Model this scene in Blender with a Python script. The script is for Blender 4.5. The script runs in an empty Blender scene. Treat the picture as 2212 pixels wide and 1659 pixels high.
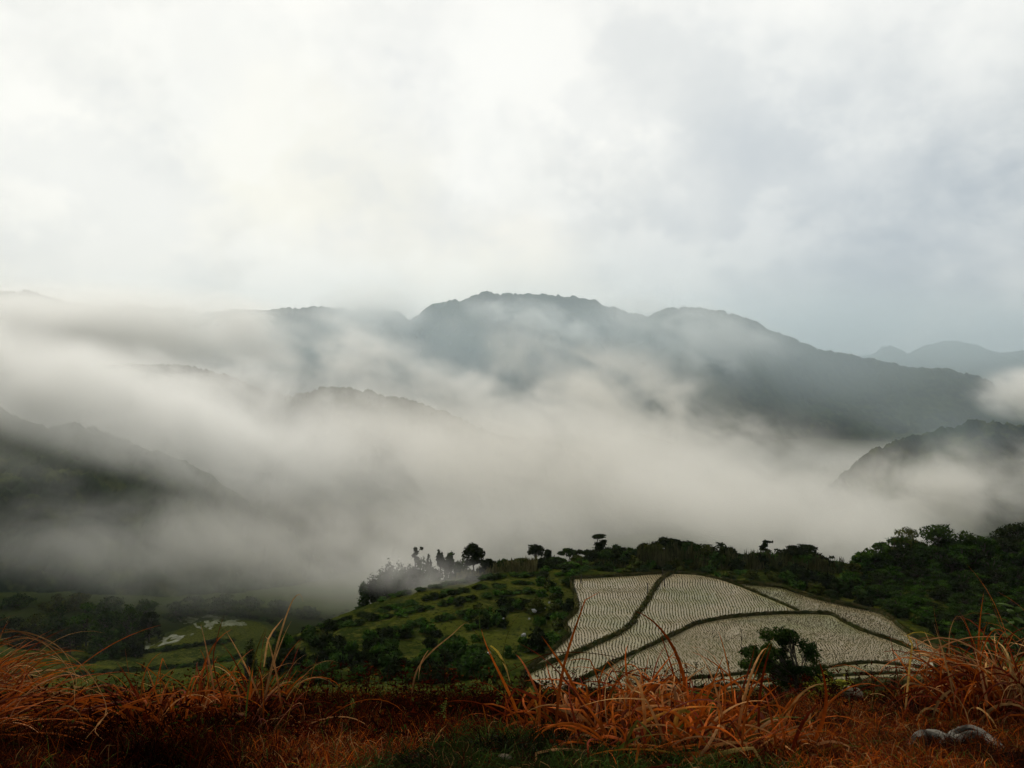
import bpy, math, random
import numpy as np
from mathutils import Vector, Matrix, Euler

# ------------------------------------------------------------------ camera, sky, sun
SC = bpy.context.scene
COL = SC.collection
FD, U0, V0, VH = 1703.0, 1106.0, 829.5, 760.0        # focal length, centre and horizon, for a 2212 x 1659 picture
TILT = math.atan((V0 - VH) / FD)
cam_data = bpy.data.cameras.new('camera')
cam = bpy.data.objects.new('camera', cam_data)
COL.objects.link(cam)
cam.location = (0, 0, 0)
cam.rotation_euler = (math.pi / 2 - TILT, 0, 0)
cam_data.sensor_width = 36.0
cam_data.lens = 36.0 * FD / 2212.0
cam_data.clip_start = 0.05
cam_data.clip_end = 20000
SC.camera = cam
SC.view_settings.view_transform = 'Standard'
SC.view_settings.look = 'None'
SC.view_settings.exposure = 0.0
SC.view_settings.gamma = 1.0
SC.cycles.use_adaptive_sampling = True
SC.cycles.adaptive_threshold = 0.03
SC.cycles.use_denoising = True
SC.cycles.max_bounces = 6
SC.cycles.diffuse_bounces = 2
SC.cycles.glossy_bounces = 2
SC.cycles.transmission_bounces = 2
SC.cycles.transparent_max_bounces = 8
SC.cycles.volume_bounces = 4
SC.cycles.volume_step_rate = 1.0
SC.cycles.volume_max_steps = 96


def ray(u, v):
    """direction with y = 1 of the sight line through a point of the 2212 x 1659 picture"""
    dx, dz = (u - U0) / FD, -(v - V0) / FD
    c, s = math.cos(TILT), math.sin(TILT)
    y, z = c + dz * s, dz * c - s
    return Vector((dx / y, 1.0, z / y))


def at(u, v, d):
    return ray(u, v) * d


def on_level(u, v, z):
    r = ray(u, v)
    return r * (z / r.z)


class NT:
    """small helper to write node trees"""
    def __init__(s, tree):
        s.t = tree
        s.n = tree.nodes
        s.l = tree.links

    def new(s, kind, **kw):
        n = s.n.new(kind)
        for k, v in kw.items():
            setattr(n, k, v)
        return n

    def put(s, sock, val):
        if isinstance(val, bpy.types.NodeSocket):
            s.l.new(val, sock)
        elif val is not None:
            sock.default_value = val

    def math(s, op, a, b=None, c=None, clamp=False):
        n = s.new('ShaderNodeMath', operation=op, use_clamp=clamp)
        for i, x in enumerate((a, b, c)):
            if x is not None:
                s.put(n.inputs[i], x)
        return n.outputs[0]

    def vmath(s, op, a, b=None):
        n = s.new('ShaderNodeVectorMath', operation=op)
        s.put(n.inputs[0], a)
        if b is not None:
            s.put(n.inputs[1], b)
        return n.outputs['Value'] if op in ('DOT_PRODUCT', 'LENGTH', 'DISTANCE') else n.outputs[0]

    def smooth(s, x, lo, hi, a=0.0, b=1.0):
        n = s.new('ShaderNodeMapRange', interpolation_type='SMOOTHSTEP')
        for i, q in enumerate((x, lo, hi, a, b)):
            s.put(n.inputs[i], q)
        return n.outputs[0]

    def noise(s, vec, scale, detail=3.0, rough=0.5, dist=0.0):
        n = s.new('ShaderNodeTexNoise')
        s.put(n.inputs['Vector'], vec)
        n.inputs['Scale'].default_value = scale
        n.inputs['Detail'].default_value = detail
        n.inputs['Roughness'].default_value = rough
        n.inputs['Distortion'].default_value = dist
        return n.outputs['Fac']

    def mix(s, f, a, b):
        n = s.new('ShaderNodeMix', data_type='RGBA')
        s.put(n.inputs[0], f)
        for sock, x in ((n.inputs[6], a), (n.inputs[7], b)):
            s.put(sock, (*x, 1.0) if isinstance(x, tuple) and len(x) == 3 else x)
        return n.outputs[2]


SUN_AZ, SUN_EL = math.radians(-28), math.radians(38)      # azimuth from straight ahead, to the left
world = bpy.data.worlds.new('World')
SC.world = world
world.use_nodes = True
w = NT(world.node_tree)
w.n.clear()
wo = w.new('ShaderNodeOutputWorld')
bg = w.new('ShaderNodeBackground')
w.l.new(bg.outputs[0], wo.inputs['Surface'])
sky = w.new('ShaderNodeTexSky', sky_type='NISHITA')
sky.sun_disc = False
sky.sun_elevation = SUN_EL
sky.sun_rotation = SUN_AZ
tc = w.new('ShaderNodeTexCoord')
D = tc.outputs['Generated']
skyc = w.new('ShaderNodeVectorMath', operation='SCALE')
w.l.new(sky.outputs[0], skyc.inputs[0])
skyc.inputs['Scale'].default_value = 0.10


nv = w.new('ShaderNodeTexNoise')
w.l.new(D, nv.inputs['Vector'])
nv.inputs['Scale'].default_value = 5.0
nv.inputs['Detail'].default_value = 6.0
nv.inputs['Roughness'].default_value = 0.55
wob = w.vmath('MULTIPLY', w.vmath('SUBTRACT', nv.outputs['Color'], (0.5, 0.5, 0.5)), (0.34, 0.34, 0.30))
DW = w.vmath('ADD', D, wob)


def patch(u, v, deg, soft=0.25, squash=1.0, src=None):
    """ragged round patch of cloud round a direction"""
    r = ray(u, v).normalized()
    d = w.vmath('SUBTRACT', src or DW, tuple(r))
    d = w.vmath('MULTIPLY', d, (1.0, 1.0, squash))
    return w.smooth(w.vmath('LENGTH', d), math.radians(deg), math.radians(deg) * soft)


n_big = w.noise(w.vmath('MULTIPLY', D, (1.0, 1.0, 1.25)), 3.4, 6.0, 0.50, 0.05)
n_med = w.noise(w.vmath('ADD', D, (3.1, 1.7, 0.4)), 8.5, 7.0, 0.55, 0.05)
cl = w.math('ADD', w.math('MULTIPLY', n_big, 0.6), w.math('MULTIPLY', n_med, 0.4))
bright = w.smooth(cl, 0.42, 0.57)
SKY_HI, SKY_LO = (0.90, 0.895, 0.84), (0.71, 0.725, 0.70)
c = w.mix(bright, SKY_LO, SKY_HI)
puff = w.noise(w.vmath('ADD', w.vmath('MULTIPLY', D, (1.0, 1.0, 1.5)), (0.7, 0.2, 1.9)), 4.2, 9.0, 0.56, 0.0)
low = w.new('ShaderNodeSeparateXYZ')
w.l.new(DW, low.inputs[0])
c = w.mix(w.smooth(low.outputs['Z'], 0.28, 0.06, 0.0, 0.50), c, (0.64, 0.64, 0.60))
c = w.mix(w.math('MULTIPLY', patch(1700, 560, 19, 0.25, 1.3), 0.6), c, (0.48, 0.53, 0.57))
c = w.mix(w.math('MULTIPLY', patch(1010, 600, 14, 0.15, 2.2), 0.85), c, (0.90, 0.875, 0.79))
c = w.mix(w.math('MULTIPLY', patch(680, 330, 11, 0.35, 1.3), 0.7), c, (0.86, 0.84, 0.73))
c = w.mix(w.math('MULTIPLY', patch(1020, 20, 22, 0.2, 1.3), 0.5), c, (0.89, 0.89, 0.85))
c = w.mix(w.math('MULTIPLY', patch(200, 60, 22, 0.2, 1.2), 0.45), c, (0.87, 0.87, 0.81))
c = w.mix(w.math('MULTIPLY', patch(1950, 100, 20, 0.2, 1.2), 0.5), c, (0.90, 0.91, 0.88))
c = w.mix(w.smooth(puff, 0.495, 0.575, 0.0, 0.28), c, (0.93, 0.93, 0.88))
c = w.mix(w.smooth(puff, 0.48, 0.39, 0.0, 0.24), c, (0.60, 0.63, 0.64))
c = w.mix(w.math('MULTIPLY', patch(2330, 690, 29, 0.30, 1.25), w.smooth(puff, 0.42, 0.58, 0.9, 0.55)), c, (0.38, 0.435, 0.48))
# overhead and behind the viewer the unseen sky is darkened to cut fill light
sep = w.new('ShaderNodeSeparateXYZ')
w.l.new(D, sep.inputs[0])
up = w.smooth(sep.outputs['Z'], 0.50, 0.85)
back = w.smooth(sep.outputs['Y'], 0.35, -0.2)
sky_dim = w.math('MAXIMUM', up, back)
c = w.mix(w.math('MULTIPLY', sky_dim, 0.8), c, (0.20, 0.21, 0.21))
c = w.mix(w.smooth(sep.outputs['Z'], -0.05, -0.35), c, (0.05, 0.06, 0.05))
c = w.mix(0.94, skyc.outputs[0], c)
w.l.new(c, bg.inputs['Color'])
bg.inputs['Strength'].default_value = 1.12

sun_data = bpy.data.lights.new('sun', 'SUN')
sun_data.energy = 2.5
sun_data.angle = math.radians(14)
sun_data.color = (1.0, 0.94, 0.85)
sun = bpy.data.objects.new('sun', sun_data)
COL.objects.link(sun)
sd = Vector((math.sin(SUN_AZ) * math.cos(SUN_EL), math.cos(SUN_AZ) * math.cos(SUN_EL), math.sin(SUN_EL)))
sun.rotation_euler = sd.to_track_quat('Z', 'Y').to_euler()

# ------------------------------------------------------------------ helpers
rng = np.random.default_rng(7)


def prop(o, label=None, cat=None, group=None, kind=None):
    if label: o['label'] = label
    if cat: o['category'] = cat
    if group: o['group'] = group
    if kind: o['kind'] = kind
    return o


def mesh_data(name, V, F, mats=(), smooth=False, col=None, midx=None):
    """V (n,3); F list of (m,k) integer arrays"""
    V = np.asarray(V, dtype=np.float32)
    if isinstance(F, np.ndarray): F = [F]
    F = [np.asarray(f, dtype=np.int32) for f in F if len(f)]
    me = bpy.data.meshes.new(name)
    me.vertices.add(len(V))
    me.vertices.foreach_set('co', V.ravel())
    nl = sum(f.size for f in F)
    nf = sum(len(f) for f in F)
    me.loops.add(nl)
    me.polygons.add(nf)
    me.loops.foreach_set('vertex_index', np.concatenate([f.ravel() for f in F]))
    tot = np.concatenate([np.full(len(f), f.shape[1], dtype=np.int32) for f in F])
    st = np.concatenate([[0], np.cumsum(tot)[:-1]]).astype(np.int32)
    me.polygons.foreach_set('loop_start', st)
    me.polygons.foreach_set('loop_total', tot)
    if midx is not None:
        me.polygons.foreach_set('material_index', np.asarray(midx, dtype=np.int32))
    me.polygons.foreach_set('use_smooth', np.full(nf, smooth))
    me.update(calc_edges=True)
    if col is not None:
        a = me.color_attributes.new('tint', 'FLOAT_COLOR', 'POINT')
        c4 = np.ones((len(V), 4), dtype=np.float32)
        c4[:, :3] = col
        a.data.foreach_set('color', c4.ravel())
    for m in mats: me.materials.append(m)
    return me


def obj(name, me, parent=None, loc=None):
    o = bpy.data.objects.new(name, me)
    COL.objects.link(o)
    if parent is not None: o.parent = parent
    if loc is not None: o.location = loc
    return o


def empty(name, loc, rz=0.0):
    o = bpy.data.objects.new(name, None)
    COL.objects.link(o)
    o.location = loc
    o.rotation_euler = (0, 0, rz)
    o.empty_display_size = 0.3
    return o


def copy_tree(o, parent=None):
    c = o.copy()
    COL.objects.link(c)
    if parent is not None: c.parent = parent
    for ch in list(o.children): copy_tree(ch, c)
    return c


class Geo:
    """collects pieces of one mesh"""
    def __init__(s):
        s.V, s.Q, s.T, s.C, s.n = [], [], [], [], 0

    def add(s, V, Q=None, T=None, C=None):
        V = np.asarray(V, dtype=np.float32).reshape(-1, 3)
        if Q is not None and len(Q): s.Q.append(np.asarray(Q, dtype=np.int32) + s.n)
        if T is not None and len(T): s.T.append(np.asarray(T, dtype=np.int32) + s.n)
        s.V.append(V)
        c = np.ones((len(V), 3), dtype=np.float32)
        if C is not None: c[:] = C
        s.C.append(c)
        s.n += len(V)

    def mesh(s, name, mats, smooth=False):
        F = []
        if s.Q: F.append(np.concatenate(s.Q))
        if s.T: F.append(np.concatenate(s.T))
        return mesh_data(name, np.concatenate(s.V), F, mats, smooth, np.concatenate(s.C))


def _h(ix, iy, seed):
    n = (ix.astype(np.int64) * 374761393 + iy.astype(np.int64) * 668265263 + seed * 1442695041) & 0xFFFFFFFF
    n = ((n ^ (n >> 13)) * 1274126177) & 0xFFFFFFFF
    n = ((n ^ (n >> 16)) * 2246822519) & 0xFFFFFFFF
    return ((n ^ (n >> 15)) & 0xFFFFFF) / float(0x1000000)


def vnoise(x, y, seed=0):
    x = np.asarray(x, dtype=float); y = np.asarray(y, dtype=float)
    ix, iy = np.floor(x).astype(np.int64), np.floor(y).astype(np.int64)
    fx, fy = x - ix, y - iy
    fx, fy = fx * fx * (3 - 2 * fx), fy * fy * (3 - 2 * fy)
    a, b = _h(ix, iy, seed), _h(ix + 1, iy, seed)
    c_, d = _h(ix, iy + 1, seed), _h(ix + 1, iy + 1, seed)
    return (a + (b - a) * fx) * (1 - fy) + (c_ + (d - c_) * fx) * fy


def fbm(x, y, seed=0, octs=4, gain=0.5):
    s, a, t = 0, 1.0, 0
    for i in range(octs):
        s = s + a * vnoise(x * 2 ** i + 17.3 * i, y * 2 ** i - 9.1 * i, seed + i)
        t += a
        a *= gain
    return s / t * 2 - 1


def domes(x, y, size, seed=0):
    """height 0..1 of a closed canopy of rounded crowns"""
    gx, gy = x / size, y / size
    ix, iy = np.floor(gx).astype(np.int64), np.floor(gy).astype(np.int64)
    best = np.zeros_like(gx)
    for ax in (-1, 0, 1):
        for ay in (-1, 0, 1):
            cx, cy = ix + ax, iy + ay
            px = cx + _h(cx, cy, seed)
            py = cy + _h(cx, cy, seed + 5)
            r = 0.55 + 0.5 * _h(cx, cy, seed + 9)
            d2 = ((gx - px) ** 2 + (gy - py) ** 2) / (r * r)
            best = np.maximum(best, np.sqrt(np.clip(1 - d2, 0, 1)) * r)
    return best


def grid_faces(nu, nv):
    i = np.arange(nu * nv).reshape(nu, nv)
    return np.stack([i[:-1, :-1], i[1:, :-1], i[1:, 1:], i[:-1, 1:]], -1).reshape(-1, 4)


def material(name, base, rough=0.8, spec=0.3, build=None):
    m = bpy.data.materials.new(name)
    m.use_nodes = True
    t = NT(m.node_tree)
    b = m.node_tree.nodes['Principled BSDF']
    b.inputs['Base Color'].default_value = (*base, 1)
    b.inputs['Roughness'].default_value = rough
    b.inputs['Specular IOR Level'].default_value = spec
    if build: build(t, b)
    return m


def two_tone(a, b_, scale, detail=4, lo=0.4, hi=0.6, coord='Object', tint=False, bump=0.0, bscale=None):
    def f(t, b):
        co = t.new('ShaderNodeTexCoord').outputs[coord]
        n = t.noise(co, scale, detail, 0.6)
        c_ = t.mix(t.smooth(n, lo, hi), a, b_)
        if tint:
            at_ = t.new('ShaderNodeVertexColor', layer_name='tint')
            mx = t.new('ShaderNodeMix', data_type='RGBA', blend_type='MULTIPLY')
            mx.inputs[0].default_value = 1.0
            t.l.new(c_, mx.inputs[6]); t.l.new(at_.outputs[0], mx.inputs[7])
            c_ = mx.outputs[2]
        t.l.new(c_, b.inputs['Base Color'])
        if bump:
            bn = t.new('ShaderNodeBump')
            bn.inputs['Strength'].default_value = bump
            t.l.new(t.noise(co, bscale or scale * 4, 5, 0.6), bn.inputs['Height'])
            t.l.new(bn.outputs[0], b.inputs['Normal'])
    return f
# ------------------------------------------------------------------ land
def scatter_tone(a, b_, c_, s1, s2):
    """three tones in world space: big patches, small mottling"""
    def f(t, b):
        p = t.new('ShaderNodeNewGeometry').outputs['Position']
        k = t.mix(t.smooth(t.noise(p, s1, 4, 0.6), 0.42, 0.58), a, b_)
        k = t.mix(t.smooth(t.noise(p, s2, 5, 0.65), 0.48, 0.66), k, c_)
        t.l.new(k, b.inputs['Base Color'])
        bn = t.new('ShaderNodeBump')
        bn.inputs['Strength'].default_value = 0.6
        bn.inputs['Distance'].default_value = 0.3
        t.l.new(t.noise(p, s2 * 3, 4, 0.6), bn.inputs['Height'])
        t.l.new(bn.outputs[0], b.inputs['Normal'])
    return f


def ground_look(t, b):
    p = t.new('ShaderNodeNewGeometry').outputs['Position']
    k = t.mix(t.smooth(t.noise(p, 0.06, 4, 0.6), 0.42, 0.58), (0.044, 0.050, 0.007), (0.017, 0.025, 0.004))
    k = t.mix(t.smooth(t.noise(p, 0.7, 5, 0.65), 0.48, 0.66), k, (0.062, 0.062, 0.011))
    k = t.mix(t.smooth(t.noise(p, 1.6, 4, 0.7), 0.52, 0.62), k, (0.010, 0.016, 0.004))
    sx = t.new('ShaderNodeSeparateXYZ')
    t.l.new(p, sx.inputs[0])
    soil = t.mix(t.noise(p, 9, 5, 0.7), (0.005, 0.003, 0.002), (0.020, 0.008, 0.004))
    k = t.mix(t.smooth(sx.outputs['Y'], 30, 9), k, soil)
    far = t.mix(t.noise(p, 0.2, 5, 0.7), (0.018, 0.028, 0.008), (0.038, 0.048, 0.012))
    k = t.mix(t.smooth(t.math('ADD', sx.outputs['Y'], t.math('MULTIPLY', t.noise(p, 0.05, 3), 60)), 255, 300), k, far)
    t.l.new(k, b.inputs['Base Color'])
    bn = t.new('ShaderNodeBump')
    bn.inputs['Strength'].default_value = 0.7
    bn.inputs['Distance'].default_value = 0.3
    t.l.new(t.noise(p, 2.5, 4, 0.6), bn.inputs['Height'])
    t.l.new(bn.outputs[0], b.inputs['Normal'])


M_GROUND = material('hill_grass', (0.04, 0.06, 0.02), 0.95, 0.0, ground_look)
M_FOREST = material('forest_canopy', (0.03, 0.05, 0.02), 0.9, 0.0,
                    scatter_tone((0.026, 0.042, 0.016), (0.010, 0.020, 0.011), (0.050, 0.062, 0.020), 0.012, 0.08))

# height of the near land, through measured points (picture position, distance)
CP = []
for u, v, d in [
        (1150, 1452, 86), (1400, 1478, 83), (1700, 1478, 83), (2000, 1470, 84), (2100, 1440, 88),
        (1240, 1252, 122), (1440, 1242, 124), (1700, 1268, 117), (1900, 1322, 106), (2030, 1400, 93),
        (1240, 1212, 134), (1400, 1206, 137), (1600, 1206, 137), (1800, 1230, 132), (1950, 1250, 130),
        (2150, 1290, 118), (2300, 1290, 118), (2150, 1210, 150), (2350, 1180, 155), (2250, 1420, 92), (2500, 1400, 100),
        (1100, 1225, 136), (1000, 1240, 135), (900, 1268, 132), (820, 1300, 128), (720, 1335, 122), (640, 1368, 114),
        (1050, 1350, 105), (900, 1380, 100), (800, 1400, 98), (1100, 1450, 86), (950, 1470, 82), (800, 1470, 84), (700, 1450, 92),
        (650, 1480, 88), (600, 1430, 102),
        (560, 1345, 245), (420, 1345, 250), (330, 1400, 225), (480, 1400, 222), (400, 1450, 195), (250, 1430, 205), (100, 1400, 215),
        (0, 1390, 220), (550, 1440, 190), (300, 1500, 150), (100, 1490, 150), (500, 1490, 140), (-200, 1470, 160),
        (0, 1330, 250), (200, 1330, 262), (650, 1330, 300)]:
    CP.append(tuple(at(u, v, d)))
for u in (-200, 300, 800, 1300, 1800, 2400):
    for d, v in ((20, 1552), (45, 1530), (65, 1512)):
        CP.append(tuple(at(u, v, d)))
for x in (-120, -60, 0, 60, 120, 200):               # behind the spur the land falls into the valley
    CP.append((x, 185, -66 - 0.05 * abs(x)))
    CP.append((x, 260, -100))
    CP.append((x - 40, 420, -118))
for x in (-400, -200, 0, 200, 400):
    CP.append((x, 600, -125))
    CP.append((x, 900, -130))
CP += [(230, 120, -30), (260, 200, -40), (-140, 60, -28), (-140, 20, -12), (140, 20, -8), (140, 60, -24)]
CP = np.array(CP)
CP2 = CP[:, :2] / 100.0


def _U(r2):
    return 0.5 * r2 * np.log(np.maximum(r2, 1e-12))


_n = len(CP)
_K = _U(((CP2[:, None] - CP2[None]) ** 2).sum(-1)) + np.eye(_n) * 0.004
_P = np.hstack([np.ones((_n, 1)), CP2])
_A = np.zeros((_n + 3, _n + 3)); _A[:_n, :_n] = _K; _A[:_n, _n:] = _P; _A[_n:, :_n] = _P.T
_W = np.linalg.solve(_A, np.concatenate([CP[:, 2], np.zeros(3)]))


def tps(x, y):
    q = np.stack([np.ravel(x), np.ravel(y)], -1) / 100.0
    out = np.empty(len(q))
    for i in range(0, len(q), 20000):
        k = q[i:i + 20000]
        out[i:i + 20000] = _U(((k[:, None] - CP2[None]) ** 2).sum(-1)) @ _W[:_n] + _W[_n] + k @ _W[_n + 1:]
    return out.reshape(np.shape(x))


def sm(x, a, b):
    t = np.clip((x - a) / (b - a), 0, 1)
    return t * t * (3 - 2 * t)


PADDY_Z = -34.9


def near_shelf(x, y):
    """the grassy bank under the viewer"""
    z = -1.42 - 0.355 * (y - 2.5)
    z = np.where(y < 2.5, -1.42 - 0.20 * (y - 2.5) , z)
    z = z - 0.10 * np.maximum(y - 5.3, 0) ** 1.3
    z = z + 0.05 * fbm(x * 0.9, y * 0.9, 31) + 0.02 * fbm(x * 4, y * 4, 32)
    return z


def height(x, y):
    x = np.asarray(x, float); y = np.asarray(y, float)
    far = tps(x, np.maximum(y, 12))
    far = far + sm(y, 20, 60) * 0.5 * fbm(x / 9, y / 9, 3) * (1 - 0.5 * sm(y, 150, 300))
    # hand-cut terraces: flat treads and short steep risers
    for st, mk, amt in ((1.25, sm(y, 78, 88) * (1 - sm(y, 133, 142)) * (1 - sm(x, 3, 8)) * sm(x, -80, -60), 0.85),
                        (2.2, sm(y, 175, 190) * (1 - sm(y, 262, 275)) * (1 - sm(x, -30, -10)), 0.8)):
        q = far / st
        fq = q - np.floor(q)
        far = far + (st * (np.floor(q) + sm(fq, 0.62, 0.98)) - far) * mk * amt
    k = sm(y, 9, 20)
    z = near_shelf(x, np.minimum(y, 14)) * (1 - k) + far * k
    zf = -128 + 8 * fbm(x / 180, y / 180, 8)
    return np.where(y > 420, z * (1 - sm(y, 420, 700)) + zf * sm(y, 420, 700), z)


def hz(x, y):
    return float(height(np.array([x]), np.array([y]))[0])


def ground_mesh():
    ys = np.concatenate([np.linspace(-6, 9, 70), np.geomspace(9.4, 60, 60), np.linspace(60.6, 300, 400), np.geomspace(304, 3600, 56)])
    ts = np.linspace(-1, 1, 341)
    X = ts[None, :] * (np.maximum(ys, 3)[:, None] * 0.95 + 8)
    Y = np.repeat(ys[:, None], len(ts), 1)
    Z = height(X, Y)
    fld = paddy_mask(X, Y)
    Z = Z * (1 - fld) + np.minimum(Z, PADDY_Z - 0.5) * fld
    # the hollow of the field never rises above its water; banks stay as built
    V = np.stack([X, Y, Z], -1).reshape(-1, 3)
    return mesh_data('ground', V, grid_faces(len(ys), len(ts)), [M_GROUND], True)


# --- paddies: outlines measured in the picture, laid out on level terraces
def poly(pts, z):
    return [tuple(on_level(u, v, z))[:2] for u, v in pts]


OUT_LEFT = [(1239, 1249), (1235, 1256), (1239, 1274), (1248, 1312), (1221, 1344), (1230, 1368), (1201, 1397), (1176, 1418), (1133, 1454), (1128, 1500)]
AB = [(1449, 1240), (1428, 1253), (1413, 1274), (1392, 1307), (1374, 1332), (1363, 1350), (1334, 1370), (1284, 1393), (1230, 1418), (1176, 1438), (1136, 1456)]
TOP_A = [(1239, 1249), (1320, 1245), (1428, 1238), (1449, 1238)]
TOP_B = [(1449, 1238), (1507, 1242), (1550, 1251), (1584, 1258)]
TOP_C = [(1584, 1258), (1676, 1265), (1730, 1281), (1784, 1296), (1838, 1308), (1892, 1319), (1924, 1335), (1950, 1357), (1993, 1382), (2036, 1407), (2090, 1436)]
BC = [(1560, 1254), (1597, 1267), (1640, 1285), (1683, 1303), (1726, 1322)]
BD = [(1200, 1503), (1241, 1479), (1298, 1449), (1349, 1422), (1392, 1402), (1460, 1370), (1503, 1350), (1550, 1339), (1604, 1332), (1676, 1327), (1741, 1326)]
CD = [(1741, 1326), (1795, 1329), (1820, 1343), (1856, 1361), (1910, 1380), (1957, 1398), (2011, 1422), (2066, 1444)]
DE = [(1380, 1492), (1480, 1470), (1600, 1458), (1784, 1444), (1820, 1438), (1885, 1433), (1942, 1438), (2020, 1449), (2066, 1452)]
EF = [(1480, 1496), (1600, 1478), (1784, 1463), (1885, 1458), (1942, 1456), (2020, 1458), (2066, 1456)]
FG = [(1128, 1500), (1200, 1505), (1380, 1500), (1640, 1500), (1784, 1484), (1885, 1479), (1960, 1477), (2050, 1470), (2100, 1452)]

Z_A, Z_B, Z_C, Z_D, Z_E, Z_F = -35.0, -34.9, -35.15, -34.75, -34.45, -34.2
PADDIES = {
    'A': (OUT_LEFT + [] + AB[::-1], Z_A),
    'B': (AB + BD + BC[::-1] + [(1550, 1251), (1507, 1242)], Z_B),
    'C': (TOP_C[:-1] + CD[::-1] + BC[::-1][1:], Z_C),
    'D': (BD[1:] + CD[1:-1] + DE[::-1][1:] + [(1300, 1500), (1230, 1495)], Z_D),
    'E': (DE[:-1] + EF[::-1], Z_E),
    'F': (EF + FG[::-1][1:5] + [(1600, 1500)], Z_F),
}
PADDIES['A'] = (TOP_A[::-1][1:] + OUT_LEFT[1:-1] + AB[::-1], Z_A)
FIELD = poly(TOP_A + TOP_B[1:] + TOP_C[1:] + [(2100, 1452), (2050, 1478), (1884, 1486), (1640, 1505), (1380, 1505), (1200, 1510), (1128, 1500)] + OUT_LEFT[::-1][1:-1], PADDY_Z)


def inside(px, py, pts):
    c = np.zeros(np.shape(px), bool)
    n = len(pts)
    for i in range(n):
        x1, y1 = pts[i]; x2, y2 = pts[(i + 1) % n]
        with np.errstate(divide='ignore', invalid='ignore'):
            t = ((y1 > py) != (y2 > py)) & (px < (x2 - x1) * (py - y1) / (y2 - y1) + x1)
        c ^= t
    return c


def poly_dist(px, py, pts, closed=True):
    d = np.full(np.shape(px), 1e9)
    n = len(pts)
    for i in range(n if closed else n - 1):
        a = np.array(pts[i]); b = np.array(pts[(i + 1) % n])
        ab = b - a
        t = np.clip(((px - a[0]) * ab[0] + (py - a[1]) * ab[1]) / max((ab ** 2).sum(), 1e-9), 0, 1)
        d = np.minimum(d, np.hypot(px - a[0] - t * ab[0], py - a[1] - t * ab[1]))
    return d


def paddy_mask(X, Y):
    m = np.zeros_like(X)
    sel = (Y > 70) & (Y < 135) & (X > -10) & (X < 75)
    d = poly_dist(X[sel], Y[sel], FIELD)
    ins = inside(X[sel], Y[sel], FIELD)
    m[sel] = np.where(ins | (d < 0.8), 1.0, sm(d, 3.0, 0.8))
    return m


ground = obj('ground', ground_mesh())
prop(ground, 'grassy hillside dropping from the viewer into the misty valley', 'hillside', kind='structure')


def water_look(t, b):
    p = t.new('ShaderNodeNewGeometry').outputs['Position']
    k = t.mix(t.smooth(t.noise(p, 0.10, 4, 0.55), 0.40, 0.62), WATER_A, WATER_B)
    k = t.mix(t.smooth(t.noise(p, 0.9, 4, 0.6), 0.56, 0.72), k, (0.14, 0.13, 0.055))
    t.l.new(k, b.inputs['Base Color'])
    bn = t.new('ShaderNodeBump')
    bn.inputs['Strength'].default_value = 0.12
    bn.inputs['Distance'].default_value = 0.05
    t.l.new(t.noise(p, 2.5, 3, 0.5), bn.inputs['Height'])
    t.l.new(bn.outputs[0], b.inputs['Normal'])


WATER_A, WATER_B = (0.255, 0.205, 0.112), (0.185, 0.170, 0.074)
M_WATER = material('muddy_water', WATER_A, 0.22, 0.12, water_look)
M_BUND = material('bund_turf', (0.06, 0.06, 0.02), 0.95, 0.0, two_tone((0.026, 0.032, 0.008), (0.060, 0.050, 0.018), 1.4, 4, bump=0.8, bscale=5, coord='Object'))
M_RICE = material('rice_leaf', (0.05, 0.05, 0.015), 0.8, 0.0, two_tone((0.080, 0.068, 0.028), (0.110, 0.105, 0.032), 0.12, 3, coord='Object'))
desc = {'A': 'pinkish flooded paddy at the left end of the field', 'B': 'flooded paddy between the two winding banks, behind the long curved bank',
        'C': 'narrow flooded paddy along the dark wood at the upper right', 'D': 'largest flooded paddy, in front of the long curved bank, behind the lone tree',
        'E': 'thin upper strip of flooded paddy right of the lone tree', 'F': 'lowest flooded strip of the field, just above the foreground grass'}
rice = Geo()
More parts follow.
